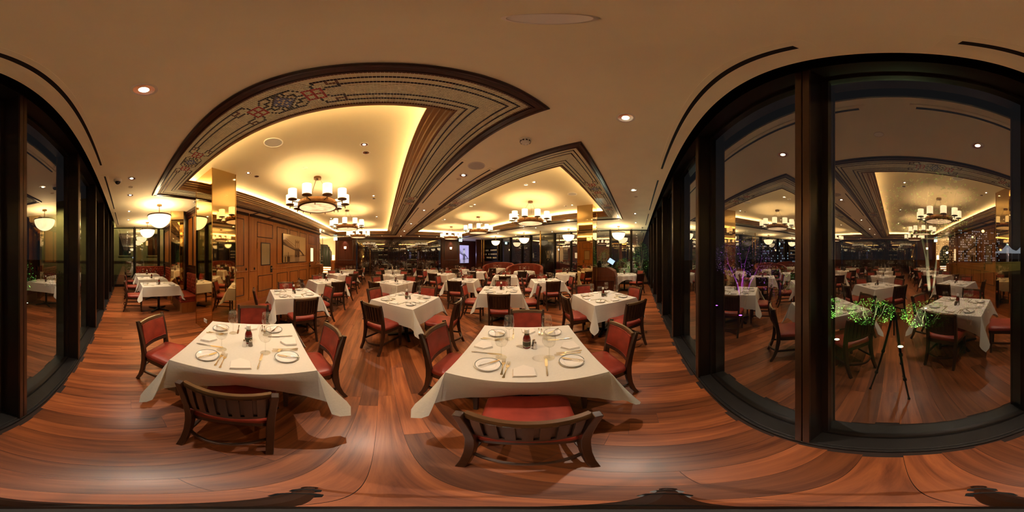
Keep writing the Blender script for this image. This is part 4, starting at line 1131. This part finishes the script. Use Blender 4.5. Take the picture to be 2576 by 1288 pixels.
RN = random.Random(21)
SIDES = {0: 'window-and-alcove', 1: 'window-and-booth', 2: 'cellar-and-booth', 3: 'cellar-and-alcove'}
def side_name(dx, dy):
    return ('cellar' if dy > 0 else 'window') + '-and-' + ('booth' if dx > 0 else 'panel-wall')
def dress(c, ang, tp, sides=(0, 1, 2, 3), cutlery=True, sq=True, hd=None):
    """tableware for each diner; side k looks toward the table centre, its diner sits at local -y rotated by ang+k*90"""
    g = ' on ' + tp
    gc = g
    def at(lx, ly, k):
        a = ang + k * PI / 2
        return (c[0] + lx * math.cos(a) - ly * math.sin(a), c[1] + lx * math.sin(a) + ly * math.cos(a)), a
    for k in sides:
        e = (hd if hd else .46) - .46
        dx_, dy_ = math.sin(ang + k * PI / 2), -math.cos(ang + k * PI / 2)
        g = ', %s side, %s' % (('banquette' if dy_ > 0 else 'window') if hd else side_name(dx_, dy_), tp)
        j = lambda s=.012: RN.uniform(-s, s)
        p, a = at(.165 + j(), -.175 - e * .4 + j(), k)
        GLASS.place((*p, TZ + .001), RN.uniform(0, 6), 'stemmed crystal wine glass' + g, 'wine glasses' + gc)
        p, a = at(0 + j(.02), -.355 - e + j(.01), k)
        NAPK.place((*p, TZ + .001), a + RN.uniform(-.25, .25), 'folded white napkin' + g, 'napkins' + gc)
        p, a = at(-.255 + j(), -.295 - e + j(), k)
        PLATE.place((*p, TZ + .001), 0, 'white bread plate' + g, 'bread plates' + gc)
        if cutlery:
            q = (p[0] + .012, p[1]); BKNIFE.place((*q, TZ + .0175), a + RN.uniform(-.9, -.4), 'steel butter knife on plate' + g, 'butter knives' + gc)
            for i, dx in enumerate((-.150, -.122)):
                p, a = at(dx + j(.004), -.30 - e + i * -.02 + j(.008), k); FORK.place((*p, TZ + .0005), a + RN.uniform(-.08, .06), ['outer', 'inner'][i] + ' steel fork' + g, 'forks' + gc)
            p, a = at(.125 + j(.006), -.29 - e + j(.008), k); KNIFE.place((*p, TZ), a + RN.uniform(-.12, .12), 'steel dinner knife' + g, 'knives' + gc)
    a = RN.uniform(0, 6.28)
    q = lambda r, b: (c[0] + r * math.cos(b), c[1] + r * math.sin(b))
    KET.place((c[0] + .01, c[1] + .01, TZ + .001), 0, 'ketchup bottle with white cap' + gc)
    b = R(-60)
    SALT.place((*q(.066, b), TZ + .001), 0, 'white salt shaker' + gc); PEPP.place((*q(.068, b + .75), TZ + .001), 0, 'dark pepper shaker' + gc)

def square_table(c, ang, tp, dists, cloth=None, cutlery=True, chair_jit=.05):
    ang = R(ang)
    TSQ.place((*c, 0), ang, 'square pedestal table under a white cloth, ' + tp, 'square dining tables')
    o = put('tablecloth', cloth or CLOTHS[RN.randrange(4)], None, (*c, 0), ang if cloth else ang + RN.randrange(4) * PI / 2)
    tag(o, 'white linen cloth draped over square table, ' + tp, 'tablecloth', 'white square tablecloths')
    dress(c, ang, 'table ' + tp, cutlery=cutlery)
    for k in range(4):
        if dists[k] is None: continue
        a = ang + k * PI / 2
        d = dists[k] - .263
        dx, dy = math.sin(a), -math.cos(a)
        CHAIR.place((c[0] + dx * d, c[1] + dy * d, 0), a + RN.uniform(-chair_jit, chair_jit), 'red leather chair, %s side of table %s' % (side_name(dx, dy), tp), 'chairs around the square tables')
# sides k: 0 diner at local -y, 1 at +x, 2 at +y, 3 at -x  (angles about 45 degrees: 0 -> window-booth side)
square_table((-1.025, .94), 41, 'in window row beside panelled-wall end', (.74, .76, .88, 1.0), CLOTH_A)
square_table((1.005, .815), 39.5, 'in the middle of window row', (.85, .77, .81, .83), CLOTH_B)
square_table((3.15, .68), 45, 'in window row beside the lectern', (.86, .90, .80, .92))
COLX = {'by the panelled wall': (-1.84, -1.80, -1.81, -1.79), 'second from panelled wall': (.45, .42, .46, .58), 'third from panelled wall': (2.60, 2.62, 2.66, 2.55), 'nearest the booths': (4.60, 4.57, 4.54, 4.50)}
ROWY = {'second': 0, 'third': 1, 'fourth': 2, 'last': 3}
YY = [{0: 3.03, 1: 3.0, 2: 2.90, 3: 2.90}, {0: 5.02, 1: 5.08, 2: 4.85, 3: 4.83}, {0: 7.10, 1: 7.06, 2: 6.95, 3: 6.98}, {0: 9.22, 1: 9.20, 2: 9.0, 3: 8.75}]
for r, rn_ in enumerate(('second', 'third', 'fourth', 'last')):
    for q, (cn, cx) in enumerate(COLX.items()):
        dd = [RN.uniform(.80, .92) for _ in range(4)]
        if (r, q) == (0, 1): dd = [1.0, .85, .86, .87]
        square_table((cx[r], YY[r][q]), 45 + RN.uniform(-2, 2), '%s row from window, %s' % (rn_, cn), dd, cutlery=r < 3)

# alcove tables with banquette
for i, (cx, nm) in enumerate(((-4.58, 'beside the brass column'), (-5.95, 'middle one'), (-7.28, 'by the end glass'))):
    tp = 'in the alcove, ' + nm
    TRECT.place((cx, .93, 0), 0, 'pedestal table under a white cloth ' + tp, 'alcove tables')
    tag(put('tablecloth', CLOTH_R, None, (cx, .93, 0), PI * i), 'white linen cloth on the table ' + tp, 'tablecloth', 'alcove tablecloths')
    dress((cx, .93), 0, 'table ' + tp, sides=(0, 2), hd=.50)
    CHAIR.place((cx - .03, .24, 0), RN.uniform(-.1, .1), 'red leather chair on window side of table ' + tp, 'chairs at the alcove tables')
# round tables
def round_table(c, tp, k, chairs, cutlery=False):
    TRND.place((*c, 0), 0, 'round pedestal table under a white cloth, ' + tp, 'round tables')
    tag(put('tablecloth', CLOTH_N[k % 3], None, (*c, 0), R(20 + 35 * k)), 'white cloth hanging in points over round table ' + tp, 'tablecloth', 'round tablecloths')
    dress(c, R(30 + 20 * k), 'round table ' + tp, cutlery=cutlery)
    for (deg, d, nm) in chairs:
        a = R(deg)
        CHAIR.place((c[0] + math.cos(a) * d, c[1] + math.sin(a) * d, 0), a + PI / 2, 'red leather chair %s side of round table %s' % (nm, tp), 'chairs at the round tables')
round_table((7.40, .62), 'in the glass corner', 0, ((-135, .78, 'window-and-lectern'), (-45, .80, 'window-and-glass'), (45, .80, 'cellar-and-glass'), (140, .82, 'cellar-and-lectern')), True)
round_table((7.02, 3.25), 'between pole and lectern column', 1, ((-125, .80, 'lectern'), (-40, .82, 'glass-corner'), (50, .80, 'monogram-door'), (160, .82, 'square-table')))
round_table((6.66, 5.58), 'in booth beside the monogram door', 2, ((215, .82, 'open'),))
round_table((6.97, 8.17), 'in booth beside the bar', 2, ((215, .82, 'open'),))

# crescent booths
def booth(c, r, label):
    t = thing('crescent_booth', label, 'booth', (c[0], c[1], 0))
    a0, a1, n = -75, 125, 60
    def arc(ri, ro, z0, z1f, scal=0.0):
        rings = []
        for i in range(n + 1):
            u = i / n; a = R(a0 + (a1 - a0) * u); z1 = z1f(u)
            ri_ = ri - scal * abs(math.sin(u * PI * 10)) ** .6
            rings.append([(rr * math.cos(a), rr * math.sin(a), z) for rr, z in ((ri_, z0), (ri_, z1 - .03), (ri_ + .02, z1 - .005), ((ri + ro) / 2, z1), (ro - .015, z1 - .008), (ro, z1 - .04), (ro, z0))])
        return MB().rings(rings)
    top = lambda u: .84 + .30 * math.sin(PI * min(1, max(0, u))) ** .7
    arc(r - .10, r + .03, .30, top, .014).build('backrest', M_LEATH2, t, smooth=35)
    arc(r - .42, r - .09, .28, lambda u: .465).build('seat', M_LEATH2, t, smooth=35)
    arc(r - .36, r + .02, 0.0, lambda u: .285).build('plinth', M_MAHOGD, t, smooth=35)
booth((6.88, 5.78), 1.02, 'crescent red leather booth beside the brass pole and monogram door')
booth((7.18, 8.35), 1.08, 'crescent red leather booth beside the bar')

# tufted banquettes in the alcove
def tufted(parent, f, u0, u1, v0, v1, name='tufted_back'):
    """diamond-buttoned back cushion; f maps (u, v, depth)"""
    nu, nv = max(12, int((u1 - u0) / .022)), int((v1 - v0) / .022)
    bu, bv = .115, .105
    btn = []
    rws = int((v1 - v0 - .08) / bv)
    for j in range(rws + 1):
        v = v0 + .06 + j * bv
        u = u0 + .05 + (bu / 2 if j % 2 else 0)
        while u < u1 - .03: btn.append((u, v)); u += bu
    B = np.array(btn)
    V, F = [], []
    for i in range(nu + 1):
        for j in range(nv + 1):
            u = u0 + (u1 - u0) * i / nu; v = v0 + (v1 - v0) * j / nv
            d = np.min(np.hypot(B[:, 0] - u, B[:, 1] - v))
            e = min(1, min(u - u0, u1 - u) / .03) * min(1, min(v - v0, v1 - v) / .03)
            V.append(f(u, v, .02 + .05 * math.sqrt(max(0, e)) - .045 * math.exp(-(d / .022) ** 2) + .008 * min(1, d / .06)))
    for i in range(nu):
        for j in range(nv): F.append((i * (nv + 1) + j, (i + 1) * (nv + 1) + j, (i + 1) * (nv + 1) + j + 1, i * (nv + 1) + j + 1))
    o = MB().add(V, F).build(name, M_LEATH, parent, smooth=70)
    bm_ = MB().lathe([(.0005, .005), (.008, .0035), (.011, 0)], 8).mesh('button', M_LEATH, 60)
    return o, btn, bm_
def banquette(name, label, u0, u1, plane, pos, out, cuts, depth=.55):
    t = thing(name, label, 'banquette', (0, 0, 0))
    ff = wmap(plane, pos, out)
    pbox(MB(), ff, u0, u1, .0, .30, .0, depth - .03).build('plinth', M_MAHOG, t)
    pbox(MB(), ff, u0, u1, .30, .36, .0, depth).build('seat_base', M_LEATH, t, bevel=.01)
    pbox(MB(), ff, u0, u1, .30, 1.05, .0, .035).build('back_board', M_MAHOG, t)
    for i in range(len(cuts) - 1):
        a, b = cuts[i] + .004, cuts[i + 1] - .004
        pbox(MB(), ff, a, b, .36, .475, .06, depth).build('seat_cushion', M_LEATH, t, bevel=.025)
        o, btn, bm_ = tufted(t, ff, a, b, .47, 1.06)
        for (u, v) in btn:
            p = ff(u, v, .028); q = put('button', bm_, o, p)
            q.rotation_euler = (R(90), 0, 0) if plane == 'Y' else (0, R(90), 0)
    return t
banquette('tufted_banquette', 'red tufted leather banquette between brass column and mirrored pier', -4.90, -4.06, 'Y', 1.97, -1, (-4.90, -4.48, -4.06))
banquette('tufted_banquette', 'long red tufted leather banquette beyond the mirrored pier', -7.74, -5.56, 'Y', 1.97, -1, (-7.74, -7.02, -6.3, -5.56))
banquette('tufted_banquette', 'red tufted leather banquette end against the end glass', .50, 1.96, 'X', -8.26, 1, (.50, 1.0, 1.5, 1.96), .5)

# ------------------------------------------------------------------ LECTERN with screens
lc = thing('host_lectern', 'wooden host lectern with sloped panelled end beside the brass column', 'lectern', (6.18, 1.24, 0))
def lprism(poly, x0, x1): return MB().rings([[(x0, a, b) for a, b in poly], [(x1, a, b) for a, b in poly]])
body = [(-.42, 0), (.40, 0), (.40, 1.14), (-.14, 1.14), (-.36, 1.02), (-.42, .84)]
lprism(body, -.26, .26).build('body', M_RACK, lc, bevel=.004)
MB().box(-.275, .275, -.435, .415, .80, .83).build('waist_moulding', M_RACK, lc)
panel(lc, wmap('X', -.26, -1), -.36, .34, .12, .66, M_MAHOGD, M_MOLD)
panel(lc, wmap('Y', -.42, -1), -.2, .2, .12, .74, M_MAHOGD, M_MOLD)
MB().box(-.24, .24, -.12, .38, 1.14, 1.155).build('desk_top', M_MAHOGD, lc)
sc = thing('touch_screen', 'lit tilted touch screen standing on the lectern', 'screen', (6.12, 1.02, 1.155))
MB().box(-.05, .05, -.05, .05, 0, .015).build('stand_foot', M_BLACK, sc); MB().tube([(0, 0, .01), (.0, .02, .14)], .012, 8, up=(0, 1, 0)).build('stand', M_BLACK, sc)
m = MB().box(-.012, .012, -.13, .13, -.10, .10).xf(Matrix.Translation((-.02, -.01, .22)) @ Matrix.Rotation(R(32), 4, 'X') @ Matrix.Rotation(R(12), 4, 'Y')); m.build('screen_case', M_BLACK, sc)
M_SCRN = emit('screen_lit', (.50, .70, 1.0), .38, base=(.05, .05, .06))
m = MB().box(-.0135, -.0122, -.118, .118, -.088, .088).xf(Matrix.Translation((-.02, -.01, .22)) @ Matrix.Rotation(R(32), 4, 'X') @ Matrix.Rotation(R(12), 4, 'Y')); m.build('screen_face', M_SCRN, sc)
mc = thing('reservation_book_stand', 'curved dark book stand lying on the lectern top', 'book stand', (6.05, 1.34, 1.155))
MB().sweep([(-.02, -.17 + .034 * i, .075 * math.sin(PI * i / 10)) for i in range(11)], [(-.12, 0), (.12, 0), (.12, .012), (-.12, .012)], up=(0, 0, 1)).build('curved_top', M_CHAIR, mc, smooth=40)
MB().box(-.12, .12, -.15, .15, .0, .006).build('base_board', M_CHAIR, mc)
ph = thing('desk_printer', 'black receipt printer stacked behind the lectern screen', 'printer', (6.32, 1.52, 1.155))
MB().box(-.08, .08, -.08, .08, 0, .16).build('case', M_BLACK, ph, bevel=.01); MB().box(-.06, .06, -.082, -.079, .03, .05).build('paper_slot', M_GREYP, ph); MB().box(-.05, .05, -.05, .05, .16, .24).build('paper_cover', M_BLACK, ph, bevel=.01)

# ------------------------------------------------------------------ camera tripod standing below the lens
tr = thing('camera_tripod', 'black camera tripod standing before the window wall', 'tripod', (0, 0, 0))
MB().tube([(0, 0, .78), (0, 0, 1.16)], .007, 10, up=(0, 1, 0)).build('centre_column', M_BLACK, tr, smooth=40)
MB().lathe([(.016, .96), (.019, .98), (.019, 1.03), (.010, 1.05)], 14, capb=True, capt=True).build('shoulder', M_BLACK, tr, smooth=40)
for (fx, fy) in ((.215, -.04), (-.12, -.21), (-.10, .21)):
    p = lambda s: (fx * s + .015 * (1 - s) * (1 if fx > 0 else -1), fy * s, 1.0 * (1 - s) + .012)
    lg = MB().tube([p(0), p(.42), p(.425), p(.72), p(.725), p(1.0)], [.011, .012, .010, .010, .008, .008], 8, up=(.1, 1, 0)).build('leg', M_BLACK, tr, smooth=40)
    for s in (.42, .72): MB().tube([p(s - .015), p(s + .015)], .0175, 8, up=(.1, 1, 0)).build('leg_clamp', M_IRON, lg, smooth=40)
    MB().lathe([(.012, 0), (.013, .02), (.006, .03)], 10, (fx, fy, 0), capb=True, capt=True).build('rubber_foot', M_BLACK, lg, smooth=40)

# ------------------------------------------------------------------ OUTSIDE at night
M_PAVE = mat('night_paving', (0.05, 0.045, 0.04), 0.8, noise=.3, scale=2)
struct(MB().box(-60, 60, -70, -0.86, -.25, -.06).build('ground', M_PAVE), 'dark paving outside the windows')
struct(MB().box(-40, XW0 - .35, -.86, 30, -.25, -.06).build('ground_alcove_end', M_PAVE), 'dark paving outside the alcove end')
struct(MB().box(XW1 + .35, 40, -.86, 30, -.25, -.06).build('ground_booth_end', M_PAVE), 'dark paving outside the booth end')
M_LEAF = mat('night_leaf', (0.10, 0.25, 0.045), 0.5)
M_STEM = mat('pale_bark', (0.16, 0.13, 0.09), 0.8)
def shrub(name, label, loc, w, h, n, seed, z0=.25, leaf=.05, stems=5, group=None):
    t = thing(name, label, 'shrub' if h < 2.2 else 'tree', loc, group=group)
    rn = random.Random(seed); m = MB()
    for _ in range(n):
        a, e = rn.uniform(0, 2 * PI), rn.uniform(-1, 1)
        rr = rn.uniform(.55, 1) ** .5
        p = Vector((w / 2 * rr * math.cos(a) * math.sqrt(1 - e * e), w / 2 * rr * math.sin(a) * math.sqrt(1 - e * e), (z0 + h) / 2 + (h - z0) / 2 * rr * e))
        d = Vector((rn.uniform(-1, 1), rn.uniform(-1, 1), rn.uniform(-.6, .9))).normalized(); s = d.cross(Vector((rn.uniform(-1, 1), rn.uniform(-1, 1), rn.uniform(-1, 1)))).normalized()
        L = leaf * rn.uniform(.7, 1.3)
        m.add([p, p + d * L * .5 + s * L * .22, p + d * L, p + d * L * .5 - s * L * .22], [(0, 1, 2, 3)])
    m.build('foliage', M_LEAF, t)['kind'] = 'stuff'
    sm = MB()
    for k in range(stems):
        a = 2 * PI * k / stems + rn.random()
        q = w * .3 * rn.uniform(.5, 1.2)
        sm.tube([(0.03 * math.cos(a), .03 * math.sin(a), 0), (q * .3 * math.cos(a), q * .3 * math.sin(a), h * .35), (q * .8 * math.cos(a + .3), q * .8 * math.sin(a + .3), h * .65), (q * math.cos(a + .5), q * math.sin(a + .5), h * .9)], [.02 + h * .008, .014 + h * .005, .010, .005], 6, up=(.3, 1, .1))
    sm.build('branches', M_STEM, t, smooth=60)
def uplight(loc, label, col, power, size=110, tilt=(R(205), 0, 0)):
    t = thing('ground_uplight', label, 'garden light', loc)
    MB().lathe([(.05, 0), (.055, .06), (.045, .09)], 14, capb=True).build('housing', M_BLACK, t, smooth=40)
    MB().lathe([(.001, .085), (.044, .085)], 14).build('lens', emit('uplight_lens_%d' % int(power * 10 + col[2] * 7), col, 4), t)
    spot((0, 0, .12), power, size, .6, col, .03, rot=tilt, parent=t)
GZ = -.06
SH_G = 'low shrubs outside the main window'
for i, (x, y) in enumerate(((1.5, -3.2), (.45, -3.2), (-.6, -3.0), (-1.65, -3.3))):
    shrub('garden_shrub', 'low green-lit shrub in the bed outside the window behind tripod', (x, y, GZ), 1.0, .75, 1100, 50 + i, .25, .036, 5, SH_G)
uplight((.95, -2.6, GZ), 'white garden uplight between the low shrubs by the bronze mullion', (.75, 1.0, .5), 70, 120)
uplight((-.1, -2.5, GZ), 'white garden uplight under the low shrubs behind the tripod', (.75, 1.0, .5), 70, 120)
shrub('night_tree', 'slender pale-barked tree with sparse leaves outside the main window', (-1.2, -5.2, GZ), 3.4, 4.4, 800, 61, 2.2, .09, 5)
uplight((-.9, -4.6, GZ), 'garden uplight at the foot of the slender tree', (1.0, .95, .7), 90, 70)
shrub('night_tree', 'purple-lit bushy tree outside the second window from the tripod', (4.1, -3.1, GZ), 2.0, 2.2, 2000, 71, .9, .05, 4)
shrub('garden_shrub', 'purple-lit shrub at the foot of the bushy tree', (2.5, -2.9, GZ), .9, 1.4, 420, 73, .7, .06, 4)
uplight((3.3, -2.4, GZ), 'purple garden uplight below the bushy tree', (.5, .08, 1.0), 110, 100)
uplight((4.4, -2.3, GZ), 'purple garden uplight by the bushy tree, farther from the tripod', (.5, .08, 1.0), 90, 100)
for i, (x, y, w, h) in enumerate(((-4.6, -3.6, 1.4, 1.5), (-6.2, -3.0, 1.2, 1.1), (-9.5, -2.0, 1.6, 1.4))):
    shrub('garden_shrub', ['rounded shrub outside the alcove windows by a lit path', 'smaller shrub outside the alcove windows', 'shrub beyond the alcove end glass'][i], (x, y, GZ), w, h, 380, 80 + i, .3, .07)
uplight((-4.3, -3.0, GZ), 'white garden uplight outside the alcove windows', (.8, 1.0, .75), 60)
for i, (x, y, w, h) in enumerate(((10.4, -.2, 1.05, 2.6), (10.4, .95, 1.05, 1.5), (10.5, 2.1, 1.05, 2.1), (10.0, -1.5, 1.2, 2.7), (10.5, 3.3, 1.1, 1.3))):
    shrub('hedge_plant', ['tall leafy hedge plant in the glass corner', 'low hedge plant outside the glass corner', 'leafy hedge plant behind the corner round table', 'tall hedge plant wrapping the window corner', 'low hedge plant behind the lectern'][i], (x, y, GZ), w, h, 900, 90 + i, .15, .075)
uplight((9.85, .35, GZ), 'white garden uplight in the hedge outside the glass corner', (.9, 1.0, .75), 60, 130, (R(180), R(-20), 0))
uplight((9.8, 2.4, GZ), 'white garden uplight in the hedge behind the round table', (.9, 1.0, .75), 40, 130, (R(180), R(-20), 0))
# buildings and tents
M_FACW = emit('office_window_lit', (.55, .75, 1.0), .16); M_FACA = emit('amber_window_lit', (1.0, .62, .22), .2)
M_FAC = mat('night_facade', (.05, .05, .055), .8); M_KHAKI = mat('khaki_render', (.42, .38, .16), .8, noise=.08, scale=1.5)
def tower(label, x0, x1, y0, y1, h, m, cols, rows, prob, seed):
    t = thing('office_building', label, 'building', ((x0 + x1) / 2, (y0 + y1) / 2, GZ))
    cx, cy = (x0 + x1) / 2, (y0 + y1) / 2
    MB().box(x0 - cx, x1 - cx, y0 - cy, y1 - cy, 0, h).build('facade', M_FAC, t)
    MB().box(x0 - cx - .2, x1 - cx + .2, y0 - cy - .2, y1 - cy + .2, h, h + .4).build('parapet', M_FAC, t)
    rn = random.Random(seed); dx = (x1 - x0) / cols; dz = h / rows
    wme = MB().box(0, dx * .55, 0, .05, 0, dz * .45).mesh('lit_window', m)
    for i in range(cols):
        for j in range(rows):
            if rn.random() < prob: put('lit_window', wme, t, (x0 - cx + dx * (i + .15), y1 - cy - .01, dz * (j + .3)))
tower('distant office block with pale blue lit windows', -31, -17, -45, -41, 9, M_FACW, 24, 14, .4, 1)
tower('distant amber-lit block behind the trees', -15, -10, -42, -38, 11, M_FACA, 12, 20, .5, 2)
tower('distant low block with scattered blue windows beyond the purple tree', 22, 34, -36, -32, 6, M_FACW, 22, 9, .3, 3)
M_TENT = emit('tent_canvas_lit', (.8, .85, 1.0), .13, base=(.8, .8, .8))
for i, (x, y) in enumerate(((-20.0, -24.0), (-25.0, -25.0))):
    t = thing('pavilion_tent', 'white pointed pavilion tent %s the street lamp' % ('nearest' if i == 0 else 'second from'), 'tent', (x, y, GZ))
    MB().rings([[(a * w, b * w, z) for a, b in ((-1, -1), (1, -1), (1, 1), (-1, 1))] for w, z in ((1.7, 2.2), (1.6, 2.4), (.7, 2.9), (.15, 3.7), (.02, 4.2))]).build('canopy', M_TENT, t)
    for a in (-1.55, 1.55):
        for b in (-1.55, 1.55): MB().box(a - .04, a + .04, b - .04, b + .04, 0, 2.25).build('post', M_WHITE, t)
def street_lamp(x, y, h, label):
    t = thing('street_lamp', label, 'street lamp', (x, y, GZ))
    MB().tube([(0, 0, 0), (0, 0, h)], [.06, .04], 8, up=(0, 1, 0)).build('pole', M_IRON, t); MB().lathe([(.04, h), (.13, h + .06), (.16, h + .2), (.05, h + .3)], 12, capb=True, capt=True).build('lantern', emit('street_lantern_lit', (1, .55, .14), 3), t, smooth=50)
street_lamp(-8.5, -14, 4.0, 'amber street lamp beyond the slender tree'); street_lamp(-11.5, -22, 4.4, 'amber street lamp beside the pavilion tents')
wl2 = thing('boundary_wall', 'low amber-lit garden wall across the street', 'wall', (-12, -13.5, GZ))
MB().box(-12, 7, -.15, .15, 0, .9).build('wall_body', M_KHAKI, wl2); MB().box(-12.1, 7.1, -.2, .2, .9, 1.0).build('coping', M_KHAKI, wl2)
spot((-12, -10.5, 3.5), 60, 120, .8, (1, .72, .3), .2, rot=(R(-40), 0, 0), name='street_glow')
# khaki neighbour beyond the alcove end glass
nb = thing('neighbour_building', 'khaki rendered neighbour building beyond the alcove end glass', 'building', (-14.5, 1.0, GZ))
MB().box(-.6, .4, -9, 9, 0, 7).build('facade', M_KHAKI, nb); MB().box(.38, .5, -9, 9, 1.2, 1.35).build('string_course', M_KHAKI, nb)
for yy in (-4.3, -1.6, .9, 3.2): 
    w_ = MB().box(.36, .43, yy, yy + 1.0, 1.7, 3.6).build('window', M_BLKG, nb); MB().box(.40, .46, yy - .08, yy + 1.08, 1.6, 1.7).build('window_ledge', M_KHAKI, w_)
for yy in (-6, -1.5, 3): spot((-12.3, yy, 5.5), 130, 110, .8, (1, .78, .42), .2, rot=(0, R(55), 0), name='facade_floodlight')
